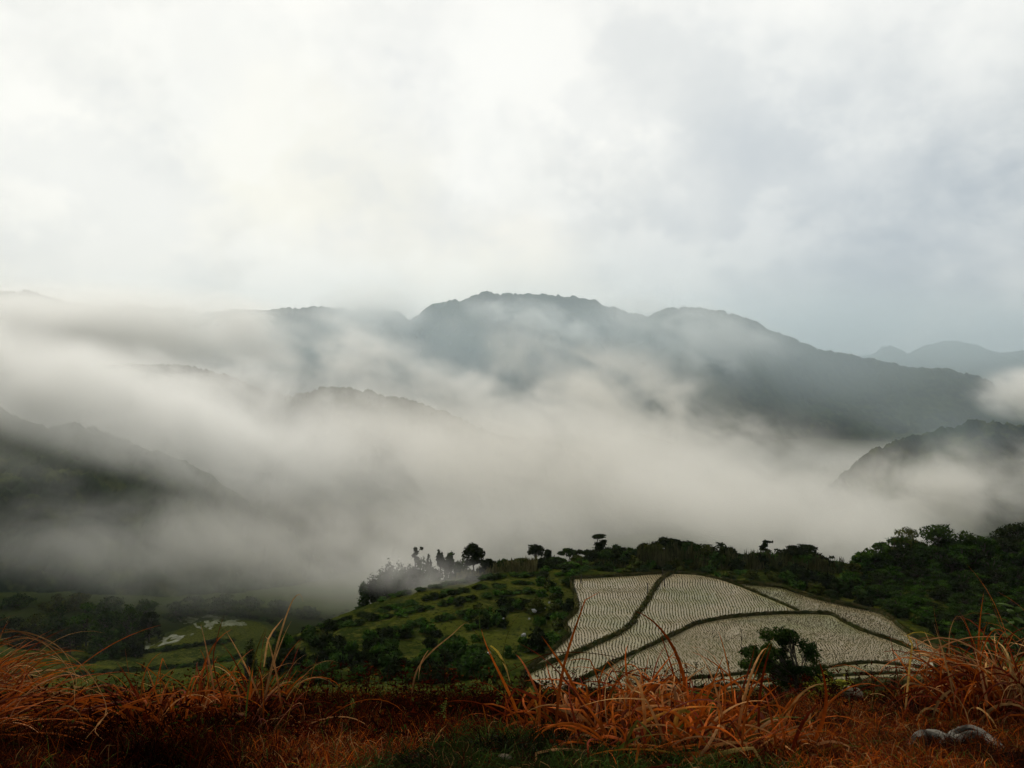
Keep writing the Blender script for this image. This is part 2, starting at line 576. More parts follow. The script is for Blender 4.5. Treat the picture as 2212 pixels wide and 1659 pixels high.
for key, (pts, z) in PADDIES.items():
    # build on the level of the terrace itself
    P2 = poly(pts, z)
    from mathutils.geometry import tessellate_polygon
    tri = tessellate_polygon([[Vector((x, y, 0)) for x, y in P2]])
    V = np.array([(x, y, z) for x, y in P2])
    me = mesh_data('paddy_water', V, np.array([list(t_) for t_ in tri]), [M_WATER])
    o = obj('water', me)
    me.update()
    if me.polygons[0].normal.z < 0:
        me.flip_normals()
    prop(o, desc[key], 'paddy water', kind='structure')
    # planted rows: wavering lines that run away from the viewer
    xs = np.array([p[0] for p in P2]); ysr = np.array([p[1] for p in P2])
    sp = {'A': 0.38, 'B': 0.37, 'C': 0.32, 'D': 0.32, 'E': 0.30, 'F': 0.30}[key]
    lo, hi = xs.min() - 12, xs.max() + 12
    slant = {'A': -0.02, 'B': 0.10, 'C': -0.35, 'D': -0.12, 'E': -0.1, 'F': -0.1}[key]
    rows = np.arange(lo, hi, sp)
    yy = np.arange(ysr.min(), ysr.max(), 0.17)
    R, YY = np.meshgrid(rows, yy)
    W_ = 0.55 * fbm(R / 11.0 + 5, YY / 4.5, 41 + ord(key), 2) + 0.13 * np.sin(YY * 1.0 + 2.5 * fbm(R / 9, YY / 12, 77) + R * 0.08)
    XX = R + slant * (YY - 100) + W_ + rng.normal(0, 0.02, R.shape)
    YY = YY + rng.normal(0, 0.05, YY.shape)
    keep = inside(XX, YY, P2) & (poly_dist(XX, YY, P2) > 0.45) & (rng.random(XX.shape) > 0.04 + 0.5 * sm(fbm(XX / 3, YY / 3, 51), 0.25, 0.6))
    X1, Y1 = XX[keep], YY[keep]
    n = len(X1)
    for q in range(2):
        a = rng.uniform(0, math.pi, n)
        hw = rng.uniform(0.014, 0.034, n)
        hh = rng.uniform(0.09, 0.18, n)
        ln = rng.normal(0, 0.05, (n, 2))
        dx, dy = np.cos(a) * hw, np.sin(a) * hw
        v0 = np.stack([X1 - dx, Y1 - dy, np.full(n, z + 0.002)], -1)
        v1 = np.stack([X1 + dx, Y1 + dy, np.full(n, z + 0.002)], -1)
        v2 = np.stack([X1 + dx * 1.6 + ln[:, 0], Y1 + dy * 1.6 + ln[:, 1], z + hh], -1)
        v3 = np.stack([X1 - dx * 1.6 + ln[:, 0], Y1 - dy * 1.6 + ln[:, 1], z + hh * 0.85], -1)
        V = np.stack([v0, v1, v2, v3], 1).reshape(-1, 3)
        rice.add(V, np.arange(n * 4).reshape(n, 4))
o = obj('rice_seedlings', rice.mesh('rice_seedlings', [M_RICE]))
prop(o, 'wavering rows of young rice seedlings planted in the flooded paddies', 'rice', kind='stuff')


def resample(pts, step):
    p = np.array(pts, float)
    # Catmull-Rom
    P = np.vstack([2 * p[0] - p[1], p, 2 * p[-1] - p[-2]])
    out = []
    for i in range(1, len(P) - 2):
        n = max(2, int(np.linalg.norm(P[i + 1] - P[i]) / step))
        t = np.linspace(0, 1, n, endpoint=False)[:, None]
        out.append(0.5 * ((2 * P[i]) + (-P[i - 1] + P[i + 1]) * t + (2 * P[i - 1] - 5 * P[i] + 4 * P[i + 1] - P[i + 2]) * t ** 2
                          + (-P[i - 1] + 3 * P[i] - 3 * P[i + 1] + P[i + 2]) * t ** 3))
    out.append(P[-2][None])
    return np.vstack(out)


def bund(pts, z, width, hgt, label, seed, tufts=True):
    c = resample([tuple(on_level(u, v, z))[:2] for u, v in pts], 0.22)
    tan = np.gradient(c, axis=0)
    tan /= np.linalg.norm(tan, axis=1)[:, None] + 1e-9
    nor = np.stack([-tan[:, 1], tan[:, 0]], -1)
    s = np.arange(len(c)) * 0.22
    prof = [(-1.0, -0.35), (-0.78, 0.35), (-0.45, 0.92), (0.0, 1.0), (0.45, 0.9), (0.78, 0.35), (1.0, -0.35)]
    rows = []
    for k, (a, h) in enumerate(prof):
        wv = 1 + 0.7 * fbm(s / 1.3, s * 0 + k * 3.1, seed)
        hv = 1 + 0.75 * fbm(s / 0.9, s * 0 + k * 1.7, seed + 3)
        q = c + nor * (a * width * 0.5 * wv)[:, None]
        rows.append(np.column_stack([q, z + h * hgt * hv]))
    V = np.stack(rows, 1)
    n, m = V.shape[:2]
    g = Geo()
    g.add(V.reshape(-1, 3), grid_faces(n, m)[:, ::-1])
    if tufts:
        k = int(len(c) * 20)
        i = rng.integers(0, n, k)
        j = rng.normal(0, 0.30, k) * width
        b0 = np.column_stack([c[i] + nor[i] * j[:, None] + rng.normal(0, 0.05, (k, 2)), z + hgt * np.maximum(0.85 - np.abs(j / width) * 1.4, -0.1)])
        ang = rng.uniform(0, math.pi, k); hw = rng.uniform(0.015, 0.04, k); hh = rng.uniform(0.08, 0.34, k) * (1 + 0.9 * fbm(s[i] / 1.1, s[i] * 0, seed + 40))
        d = np.column_stack([np.cos(ang) * hw, np.sin(ang) * hw, hw * 0])
        tip = b0 + np.column_stack([rng.normal(0, 0.08, (k, 2)), hh])
        V = np.stack([b0 - d, b0 + d, tip], 1).reshape(-1, 3)
        g.add(V, None, np.arange(k * 3).reshape(k, 3), C=np.repeat(rng.uniform(0.6, 1.5, (k, 1)), 3, 0))
    o = obj('bund', g.mesh('bund', [M_BUND]))
    return prop(o, label, 'paddy bank', kind='structure')


bund(AB, -34.95, 0.85, 0.42, 'winding grassy bank between the pinkish left paddy and the next one', 1)
bund(BC, -35.0, 0.42, 0.35, 'straight narrow bank running down right from the top edge of the field', 2)
bund(BD + CD[1:], -34.8, 0.52, 0.40, 'long curved bank sweeping across the whole middle of the field', 3)
bund(DE, -34.55, 0.5, 0.30, 'upper of the two low banks right of the lone tree', 4)
bund(EF, -34.3, 0.45, 0.28, 'lower of the two low banks right of the lone tree', 5)
bund(TOP_A[:-1] + TOP_B + TOP_C[1:], -34.95, 0.6, 0.32, 'grassy rim along the far edge of the paddies', 6)
bund(OUT_LEFT, -34.95, 0.55, 0.30, 'ragged grassy rim at the left edge of the paddies', 7)
bund(FG, -34.2, 1.6, 0.6, 'dark grassy rim along the near edge of the paddies', 8)


# --- distant hills
def hill(name, crest, front, back, drop, spur, size, bump, step, label, seed, cols=90, power=0.9, hs=None):
    """a wooded ridge: crest measured as (u, v, distance)"""
    c = resample([tuple(at(u, v, d)) for u, v, d in crest], step)
    n = len(c)
    tf = np.linspace(-back, front, cols)
    X = np.repeat(c[:, 0:1], cols, 1)
    Y = c[:, 1:2] - tf[None, :]
    # fan out so that the slope keeps facing the valley
    k = np.abs(tf)[None, :] / np.where(tf > 0, front, back)[None, :]
    L = np.where(tf > 0, front, back)[None, :]
    s = X + 0.3 * Y
    sp = fbm(X / spur, Y / (spur * 2.5), seed, 4) * 0.5 + 0.5 * (1 - 2 * np.abs(fbm(X / spur * 0.7 + 9, Y / (spur * 3) + 3, seed + 4, 3)))
    Z = c[:, 2:3] - drop * k ** power + sp * drop * 0.22 * np.sin(np.clip(k, 0, 1) * math.pi) 
    Z = Z + bump * (domes(X, Y, size, seed) + 0.5 * domes(X, Y, size * 0.45, seed + 1)) - bump * 0.9 + bump * 0.5 * fbm(X / (size * 3), Y / (size * 3), seed + 2) + rng.normal(0, bump * 0.10, X.shape)
    o = obj(name, mesh_data(name, np.stack([X, Y, Z], -1).reshape(-1, 3), grid_faces(n, cols)[:, ::1], [M_FOREST], True))
    return prop(o, label, 'hill', kind='structure')


hill('mountain', [(700, 900, 1600), (820, 760, 1600), (905, 678, 1600), (960, 650, 1600), (1000, 648, 1600), (1045, 632, 1600), (1090, 635, 1600), (1150, 634, 1600), (1200, 638, 1600),
                  (1260, 645, 1600), (1330, 664, 1590), (1395, 682, 1580), (1440, 740, 1575), (1500, 800, 1570)],
     620, 300, 420, 160, 11, 7, 2.6, 'long wooded mountain with the highest crest, right of centre', 11, 200)
hill('mountain', [(1180, 860, 1480), (1300, 740, 1480), (1395, 682, 1480), (1440, 668, 1480), (1500, 664, 1480), (1550, 669, 1475), (1620, 690, 1470), (1690, 720, 1460), (1760, 748, 1450),
                  (1850, 768, 1440), (1960, 790, 1430), (2060, 800, 1420), (2120, 812, 1420), (2160, 850, 1420), (2210, 930, 1420), (2400, 1000, 1420)],
     700, 300, 420, 150, 11, 7, 2.6, 'rounded wooded mountain shoulder sloping down to the right', 12, 220)
hill('far_hill', [(1700, 800, 2600), (1800, 780, 2600), (1880, 766, 2600), (1900, 752, 2600), (1925, 748, 2600), (1960, 762, 2600), (2010, 784, 2600), (2100, 800, 2600)],
     400, 200, 150, 200, 16, 8, 5, 'small pointed far hill behind the right mountain slope', 13, 60)
hill('far_hill', [(1900, 800, 3100), (1960, 765, 3100), (2000, 745, 3100), (2050, 736, 3100), (2100, 742, 3100), (2160, 760, 3100), (2300, 750, 3100), (2450, 770, 3100)],
     400, 200, 180, 200, 16, 8, 6, 'faint broad hill farthest right on the horizon', 14, 60)
hill('mountain', [(-300, 600, 1500), (-100, 630, 1500), (0, 630, 1500), (60, 627, 1500), (110, 640, 1500), (160, 655, 1500), (230, 662, 1500), (290, 659, 1500), (350, 663, 1500),
                  (430, 672, 1500), (500, 670, 1480), (570, 668, 1480), (640, 662, 1480), (720, 664, 1480), (800, 668, 1500), (870, 680, 1520), (960, 740, 1540), (1100, 850, 1560)],
     600, 300, 350, 150, 11, 7, 2.6, 'low mist-veiled mountain crest on the left', 15, 180)
hill('hill', [(-150, 790, 640), (0, 800, 640), (100, 795, 640), (180, 786, 640), (260, 788, 640), (340, 786, 640), (400, 794, 640), (470, 806, 635), (560, 838, 625), (640, 850, 620), (700, 836, 610), (780, 840, 600),
              (860, 858, 600), (940, 880, 600), (1000, 906, 600), (1060, 935, 600), (1130, 945, 600), (1200, 955, 600), (1270, 980, 600), (1400, 1030, 590)],
     260, 160, 120, 60, 6.5, 5, 1.1, 'nearer wooded ridge showing as dark streaks through the mist', 16, 160)
hill('hill', [(-400, 780, 360), (-200, 820, 370), (0, 885, 390), (90, 915, 395), (190, 925, 400), (300, 965, 400), (420, 1010, 400), (520, 1080, 400), (620, 1160, 400), (720, 1240, 400), (800, 1300, 400)],
     170, 120, 70, 45, 5.5, 4.5, 0.8, 'dark wooded slope at the left edge half swallowed by mist', 17, 170)
hill('hill', [(1600, 1220, 430), (1680, 1150, 430), (1760, 1080, 430), (1820, 1025, 430), (1865, 986, 430), (1905, 962, 430), (1960, 940, 430), (2010, 932, 430), (2060, 918, 430), (2120, 908, 430), (2170, 916, 430), (2240, 925, 430), (2400, 930, 430), (2600, 900, 430)],
     190, 120, 90, 50, 5.5, 4.5, 0.8, 'wooded hill above the mist at the right edge', 18, 170)
# ------------------------------------------------------------------ trees and shrubs
M_BARK = material('bark', (0.05, 0.04, 0.03), 0.95, 0.1, two_tone((0.035, 0.028, 0.020), (0.075, 0.062, 0.048), 3, 4))


def leaf_mat(name, a, b_, rough=0.75):
    m = material(name, a, rough, 0.0, two_tone(a, b_, 0.45, 3, tint=True))
    return m


M_LEAF = leaf_mat('leaf_dark', (0.016, 0.034, 0.008), (0.032, 0.056, 0.010))
M_LEAF2 = leaf_mat('leaf_olive', (0.036, 0.046, 0.010), (0.056, 0.064, 0.012))
M_LEAF3 = leaf_mat('leaf_deep', (0.009, 0.015, 0.005), (0.020, 0.028, 0.008))
M_LEAF4 = leaf_mat('leaf_fresh', (0.022, 0.058, 0.009), (0.048, 0.088, 0.012))
M_LEAF5 = leaf_mat('leaf_yellow', (0.14, 0.15, 0.02), (0.20, 0.19, 0.03))


def tube(g, pts, r0, r1, sides=6, C=None):
    P = np.array(pts, float)
    n = len(P)
    T = np.gradient(P, axis=0)
    T /= np.linalg.norm(T, axis=1)[:, None] + 1e-9
    ref = np.array([0.31, 0.93, 0.17])
    A = np.cross(T, ref); A /= np.linalg.norm(A, axis=1)[:, None] + 1e-9
    B = np.cross(T, A)
    R = (np.linspace(r0, r1, n) if np.isscalar(r0) else np.asarray(r0))[:, None]
    a = np.linspace(0, 2 * math.pi, sides, endpoint=False)
    V = P[:, None] + R[:, :, None] * (np.cos(a)[None, :, None] * A[:, None] + np.sin(a)[None, :, None] * B[:, None])
    i = np.arange(n * sides).reshape(n, sides)
    j = np.roll(i, -1, 1)
    Q = np.stack([i[:-1], j[:-1], j[1:], i[1:]], -1).reshape(-1, 4)
    g.add(V.reshape(-1, 3), Q, C=C)


def leaves(g, r, centre, rad, n, size, up=0.35, tint=1.0, shell=0.55, long=1.7):
    """n small folded leaves through an ellipsoid, denser towards its skin"""
    d = r.normal(0, 1, (n, 3)); d /= np.linalg.norm(d, axis=1)[:, None]
    q = r.uniform(shell, 1.08, n)[:, None] * d
    # broken outline
    q *= (1 + 0.25 * np.sin(d[:, 0:1] * 5 + r.uniform(0, 6)) * np.cos(d[:, 1:2] * 4 + d[:, 2:3] * 5 + r.uniform(0, 6)))
    p = np.asarray(centre) + q * np.asarray(rad)
    nn = d * 0.7 + r.normal(0, 0.55, (n, 3)); nn[:, 2] += up
    nn /= np.linalg.norm(nn, axis=1)[:, None]
    a = np.cross(nn, r.normal(0, 1, (n, 3))); a /= np.linalg.norm(a, axis=1)[:, None] + 1e-9
    b_ = np.cross(nn, a)
    s = size * r.uniform(0.55, 1.35, n)[:, None]
    A, B = a * s * 0.5 * long, b_ * s * 0.5
    V = np.stack([p - A, p - B * 0.8 - nn * s * 0.12, p + A, p + B * 0.8 - nn * s * 0.12], 1).reshape(-1, 3)
    t = tint * r.uniform(0.65, 1.4, n)
    C = np.repeat(np.stack([t * r.uniform(0.85, 1.25, n), t, t * 0.9], -1), 4, 0)
    g.add(V, np.arange(n * 4).reshape(n, 4), C=C)


def limb(r, a, b_, k=5, sag=0.12):
    a, b_ = np.asarray(a, float), np.asarray(b_, float)
    t = np.linspace(0, 1, k)[:, None]
    L = np.linalg.norm(b_ - a)
    P = a + (b_ - a) * t
    P[:, :2] -= (b_ - a)[:2] * (np.sin(t * math.pi) * 0.18)
    P[1:-1] += r.normal(0, sag * L * 0.3, (k - 2, 3))
    return P


def crown_spec(kind, r):
    """clumps in a unit tree: height 1, half width 1 -> (x, y, z, rx, rz)"""
    out = []
    if kind == 'round':
        for i in range(16):
            a = r.uniform(0, 6.28); q = r.uniform(0.15, 0.72); z = r.uniform(0.34, 0.86)
            w_ = math.sqrt(max(0.15, 1 - ((z - 0.6) / 0.42) ** 2))
            out.append((math.cos(a) * q * w_, math.sin(a) * q * w_, z, r.uniform(0.26, 0.42), r.uniform(0.09, 0.15)))
        out.append((0, 0, 0.90, 0.35, 0.11))
    elif kind == 'umbrella':
        for i in range(15):
            a = r.uniform(0, 6.28); q = math.sqrt(r.uniform(0.02, 0.8))
            out.append((math.cos(a) * q, math.sin(a) * q, 0.88 - 0.30 * q * q + r.uniform(-0.16, 0.04), r.uniform(0.24, 0.42), r.uniform(0.06, 0.13)))
    elif kind == 'tall':
        out.append((0.05, 0, 0.95, 0.55, 0.05))
        out.append((-0.25, 0.1, 0.90, 0.35, 0.04))
        for i in range(9):
            a = r.uniform(0, 6.28); z = r.uniform(0.35, 0.74); q = r.uniform(0.2, 0.75)
            out.append((math.cos(a) * q, math.sin(a) * q, z, r.uniform(0.3, 0.5), r.uniform(0.05, 0.09)))
    elif kind == 'thin':
        for i in range(8):
            a = r.uniform(0, 6.28); z = 0.45 + 0.5 * i / 7; q = r.uniform(0.25, 0.8) * (1.1 - 0.5 * i / 7)
            out.append((math.cos(a) * q + 0.3 * (z - 0.5), math.sin(a) * q * 0.6, z, r.uniform(0.2, 0.4), r.uniform(0.035, 0.07)))
        out.append((0.95, 0, 0.97, 0.25, 0.03))
    elif kind == 'wood':
        for i in range(28):
            a = r.uniform(0, 6.28); z = r.uniform(0.10, 0.9)
            q = r.uniform(0.3, 0.85) * math.sqrt(max(0.25, 1 - ((z - 0.42) / 0.58) ** 2))
            out.append((math.cos(a) * q, math.sin(a) * q, z, r.uniform(0.22, 0.36), r.uniform(0.06, 0.11)))
        out.append((0.1, 0, 0.93, 0.3, 0.08))
    elif kind == 'bush':
        for i in range(9):
            a = r.uniform(0, 6.28); q = r.uniform(0.1, 0.65); z = r.uniform(0.15, 0.75) * (1.1 - q * 0.5)
            out.append((math.cos(a) * q, math.sin(a) * q, z, r.uniform(0.28, 0.45), r.uniform(0.17, 0.28)))
    return out


def tree_meshes(kind, H, R, seed, n_leaf=1100, size=0.34, mat=None, tint=1.0, spec=None, trunk_r=None, name='tree'):
    r = np.random.default_rng(seed)
    spec = spec or crown_spec(kind, r)
    tg, cg = Geo(), Geo()
    if kind == 'palm':
        lean = r.normal(0, 0.05, 2) * H
        P = [(lean[0] * t * t, lean[1] * t * t, H * 0.72 * t) for t in np.linspace(0, 1, 6)]
        tube(tg, P, 0.14, 0.08, 6)
        top = np.array(P[-1])
        for i in range(13):
            a = i * 2.4 + r.uniform(-0.3, 0.3); e = r.uniform(0.2, 1.35)
            L = R * r.uniform(0.85, 1.25)
            n = 9
            pos = top.copy(); pts = [pos.copy()]
            for k in range(n):
                d = np.array([math.cos(a) * math.cos(e), math.sin(a) * math.cos(e), math.sin(e)])
                pos = pos + d * L / n; pts.append(pos.copy()); e -= 0.17 + 0.02 * k
            pts = np.array(pts)
            side = np.array([-math.sin(a), math.cos(a), 0])
            wd = R * 0.17 * np.sin(np.linspace(0.25, 3.0, n + 1))[:, None]
            ml = pts + side * wd - np.array([0, 0, 1]) * wd * 0.7
            mr = pts - side * wd - np.array([0, 0, 1]) * wd * 0.7
            jag = r.uniform(0.55, 1.0, (n + 1, 1))
            ml = pts + (ml - pts) * jag; mr = pts + (mr - pts) * jag[::-1]
            V = np.stack([ml, pts, mr], 1).reshape(-1, 3)
            t = tint * r.uniform(0.7, 1.4)
            cg.add(V, grid_faces(n + 1, 3), C=(t, t, t * 0.9))
    else:
        bend = r.normal(0, 0.05, 2) * H
        fork = 0.35 if kind in ('umbrella', 'wood') else 0.3
        if kind == 'bush': fork = 0.08
        tr = trunk_r or (0.022 * H + 0.04)
        top = 0.86 if kind in ('tall', 'thin') else 0.6
        if kind == 'bush': top = 0.4
        tp = [(bend[0] * t * t + 0.02 * H * math.sin(t * 7 + seed), bend[1] * t * t, H * top * t) for t in np.linspace(0, 1, 8)]
        tube(tg, tp, np.linspace(tr, tr * 0.35, 8), None, 7)
        tp = np.array(tp)
        tot = sum(s[3] * s[3] for s in spec)
        for (x, y, z, rx, rz) in spec:
            c_ = np.array([x * R, y * R, z * H])
            k = int(np.clip((fork + r.uniform(0, 0.35) * (z - fork)) / top * 7, 1, 7))
            if kind in ('tall', 'thin'): k = int(np.clip((z - 0.12) / top * 7, 1, 7))
            P = limb(r, tp[k], c_, 6)
            tube(tg, P, np.linspace(tr * 0.42, tr * 0.10, 6), None, 5)
            for q in range(3):
                e = c_ + r.normal(0, 0.5, 3) * np.array([rx * R, rx * R, rz * H])
                tube(tg, limb(r, P[3], e, 4), np.linspace(tr * 0.15, tr * 0.05, 4), None, 4)
            leaves(cg, r, c_, (rx * R, rx * R, rz * H), int(n_leaf * rx * rx / tot), size, tint=tint * r.uniform(0.8, 1.25))
    return tg.mesh('trunk', [M_BARK], True), cg.mesh('crown', [mat or M_LEAF])


def make_tree(name, kind, H, R, seed, **kw):
    tm, cm = tree_meshes(kind, H, R, seed, **kw)
    e = empty(name, (0, 0, 0))
    obj('stem' if kind == 'bush' else 'trunk', tm, e)
    obj('foliage' if kind == 'bush' else 'crown', cm, e)
    return e


_dd = np.concatenate([np.linspace(55, 330, 550)])


def hit(u, v, dmin=60):
    """where a sight line meets the land"""
    r = ray(u, v)
    d = _dd[_dd >= dmin]
    h = height(r.x * d, d)
    b = np.nonzero(r.z * d <= h)[0]
    if not len(b): return None
    y = d[b[0]]
    return Vector((r.x * y, y, float(h[b[0]])))


def top_tree(u, vt, d, wpx, kind, label, cat='tree', name='broadleaf_tree', mat=None, seed=0, group=None, n=1100, size=0.30, tint=1.0, sink=0.15):
    x = ray(u, vt).x * d
    zb = hz(x, d) - sink
    H = ray(u, vt).z * d - zb
    R = wpx / FD * d / 2
    e = make_tree(name, kind, H, R, seed or int(u * 7 + vt), n_leaf=n, size=size, mat=mat, tint=tint)
    e.location = (x, d, zb)
    return prop(e, label, cat, group)


# ridge behind the paddies, left to right
RG = 'trees along the ridge behind the paddies'
MG = 'grey trees in mist at the left end of the spur'
for i, (u, vt, d, wd, k) in enumerate([(788, 1252, 131, 54, 'bush'), (806, 1236, 131, 58, 'bush'), (824, 1223, 132, 56, 'bush'), (842, 1204, 132, 52, 'bush'), (861, 1205, 133, 54, 'bush'),
                                       (880, 1199, 133, 50, 'bush'), (910, 1200, 134, 50, 'bush'), (828, 1246, 129, 64, 'bush'), (862, 1232, 130, 70, 'bush'), (895, 1224, 131, 66, 'bush'), (930, 1208, 133, 60, 'bush'), (962, 1203, 134, 56, 'bush'), (992, 1203, 134, 46, 'bush')]):
    top_tree(u, vt, d, wd, k, 'dark leafy tree greyed by mist at the low left end of the terraced spur', seed=300 + i, group=MG, mat=M_LEAF3 if i % 2 else M_LEAF)
top_tree(898, 1182, 134, 26, 'thin', 'ragged tree poking above the misty clump at the spur end', mat=M_LEAF3, seed=21, n=450)
top_tree(926, 1194, 135, 13, 'umbrella', 'tiny tree standing alone just right of the misty clump', mat=M_LEAF3, seed=22, n=250)
top_tree(950, 1186, 135, 20, 'umbrella', 'small lollipop tree, darker one of the touching pair in the mist', mat=M_LEAF3, seed=23, n=500)
top_tree(971, 1188, 136, 25, 'umbrella', 'pale rounded lollipop tree, right one of the touching pair in the mist', mat=M_LEAF, seed=24, n=600)
top_tree(1022, 1174, 133, 56, 'round', 'broad dense round tree alone on the crest, left of the tall reeds', mat=M_LEAF3, seed=25, n=2600, tint=0.9)
top_tree(1158, 1170, 134, 38, 'umbrella', 'small ragged tree with a visible bare trunk, right of the reeds', mat=M_LEAF3, seed=26, n=900)
top_tree(1186, 1183, 133, 34, 'bush', 'dark rounded bush beside the small bare-trunked tree', mat=M_LEAF3, seed=27, n=1000, name='bush', cat='bush')
top_tree(1230, 1181, 134, 40, 'umbrella', 'domed umbrella-shaped tree with sky showing under its crown', mat=M_LEAF, seed=28, n=900)
top_tree(1264, 1184, 133, 44, 'umbrella', 'low wide dark tree between the domed one and the tall double-tiered one', mat=M_LEAF3, seed=29, n=1100)
top_tree(1293, 1155, 134, 46, 'tall', 'tall slim tree with a small tuft above its lower tier', mat=M_LEAF3, seed=30, n=1300)
top_tree(1326, 1172, 134, 38, 'umbrella', 'slender arching tree with open twigs right of the tall tufted one', mat=M_LEAF, seed=31, n=500)
top_tree(1360, 1183, 132, 44, 'round', 'middling green tree left of the broad flat dark crown', mat=M_LEAF, seed=32, n=1500)
top_tree(1393, 1174, 133, 40, 'round', 'yellow-green domed tree touching the broad flat dark crown', mat=M_LEAF2, seed=33, n=1400)
top_tree(1437, 1158, 134, 60, 'umbrella', 'broad flat-topped dark tree, highest of the ridge trees right of the middle', mat=M_LEAF3, seed=34, n=2400)
top_tree(1472, 1165, 134, 50, 'umbrella', 'dark tree merging with the right side of the broad flat crown', mat=M_LEAF3, seed=35, n=1700)
top_tree(1506, 1170, 134, 34, 'palm', 'dark palm-like tree with upright fronds, left of its two companions', name='palm_tree', mat=M_LEAF3, seed=36)
top_tree(1527, 1168, 133, 30, 'palm', 'middle palm-like tree of the ridge with stiff fronds', name='palm_tree', mat=M_LEAF3, seed=37)
top_tree(1556, 1171, 134, 42, 'palm', 'right-hand palm-like tree with drooping fronds at the end of the tall trees', name='palm_tree', mat=M_LEAF3, seed=38)
top_tree(1540, 1182, 132, 42, 'round', 'dark leafy tree filling the space below the palm-like trees', mat=M_LEAF3, seed=39, n=1500)
top_tree(1590, 1199, 132, 40, 'round', 'rounded dark tree right of the palm-like trees', mat=M_LEAF3, seed=40, n=1300)
top_tree(1618, 1201, 132, 34, 'round', 'lower rounded tree left of the thin leaning one', mat=M_LEAF3, seed=41, n=1100)
top_tree(1649, 1169, 133, 36, 'thin', 'thin open tree with clumps of leaves and one branch stretched right', mat=M_LEAF3, seed=42, n=520)
top_tree(1728, 1176, 131, 84, 'umbrella', 'wide spreading umbrella tree with dark limbs, before the gap to the wood', mat=M_LEAF3, seed=43, n=2600)
top_tree(1776, 1203, 130, 44, 'thin', 'loose drooping tree at the right foot of the wide umbrella tree', mat=M_LEAF3, seed=44, n=700)
for i, (u, vt, wd) in enumerate([(1052, 1216, 26), (1090, 1218, 24), (1125, 1215, 26), (1172, 1215, 28), (1203, 1213, 28), (1246, 1209, 30), (1279, 1202, 36), (1310, 1197, 40), (1335, 1199, 40), (1345, 1192, 40), (1382, 1190, 44), (1415, 1184, 48), (1452, 1182, 50), (1490, 1180, 48), (1520, 1186, 46), (1568, 1192, 46), (1604, 1208, 44),
                                 (1640, 1204, 44), (1672, 1208, 44), (1706, 1206, 46), (1742, 1206, 48), (1775, 1214, 46), (1805, 1222, 44), (1830, 1230, 40)]):
    top_tree(u, vt - 9, 131, wd + 14, 'round' if i % 2 else 'wood', 'leafy dark tree filling the lower row of the ridge trees', seed=460 + i, group='lower row of the ridge trees', mat=[M_LEAF3, M_LEAF, M_LEAF2][i % 3], n=2200, size=0.27)
r_ = np.random.default_rng(5)
protos_b = [make_tree('shrub', 'bush', 1.0, 0.62, 500 + i, n_leaf=380, size=0.17, mat=[M_LEAF, M_LEAF3, M_LEAF4, M_LEAF2][i % 4]) for i in range(8)]
_used = []


def place(protos, i, x, y, z, s, sz, label, cat, group, rz=None, name=None):
    p = protos[i]
    if p in _used:
        e = copy_tree(p)
    else:
        e = p
        _used.append(p)
    e.name = name or cat
    e.location = (x, y, z)
    e.scale = (s, s, sz)
    e.rotation_euler = (0, 0, r_.uniform(0, 6.28) if rz is None else rz)
    return prop(e, label, cat, group)


# lower screen of scrub under the ridge trees
for i in range(58):
    u = 1165 + 690 * (i + r_.uniform(0, 0.9)) / 58
    d = r_.uniform(127, 131)
    x = ray(u, 1200).x * d
    s = r_.uniform(2.0, 3.4)
    place(protos_b, int(r_.integers(0, 8)), x, d, hz(x, d) - 0.3, s, s * r_.uniform(0.75, 1.05) * (0.55 if u < 1330 else 1.0),
          'bush in the dark scrub between the ridge trees and the far rim of the paddies', 'bush', 'scrub between the ridge trees and the paddies')

rim = resample([tuple(on_level(u, v, PADDY_Z))[:2] for u, v in TOP_A[:-1] + TOP_B + TOP_C[1:]], 1.0)
for i in range(74):
    q = rim[int((i + 0.5) / 74 * (len(rim) - 1))]
    off = r_.uniform(1.3, 6.0) + (2.0 if i % 3 == 0 else 0)
    x, y_ = q[0] * (1 + off / q[1]) + r_.normal(0, 0.5), q[1] + off
    if i > 31: x += off * 0.5
    s = r_.uniform(1.5, 2.8)
    place(protos_b, int(r_.choice([0, 1, 2, 4, 5, 3])), x, y_, hz(x, y_) - 0.25, s, s * r_.uniform(0.5, 0.95) * (0.6 if i < 17 else 1.0),
          'dark bush growing right behind the grassy rim of the paddies', 'bush', 'bushes along the far rim of the paddies')

for i in range(16):
    u, v = 1700 + 170 * (i + 0.5) / 16, 1252 + 2.6 * i + r_.uniform(-8, 4)
    p = hit(u, v)
    if p is None or inside(np.array([p.x]), np.array([p.y]), FIELD)[0]: continue
    s = r_.uniform(2.2, 3.4)
    place(protos_b, int(r_.choice([0, 1, 4, 5])), p.x, p.y, p.z - 0.3, s, s * 0.9, 'bush in the dark strip between the dark wood and the far rim of the paddies', 'bush', 'bushes between the wood and the rim')

# tall reeds on the crest
rg = Geo()


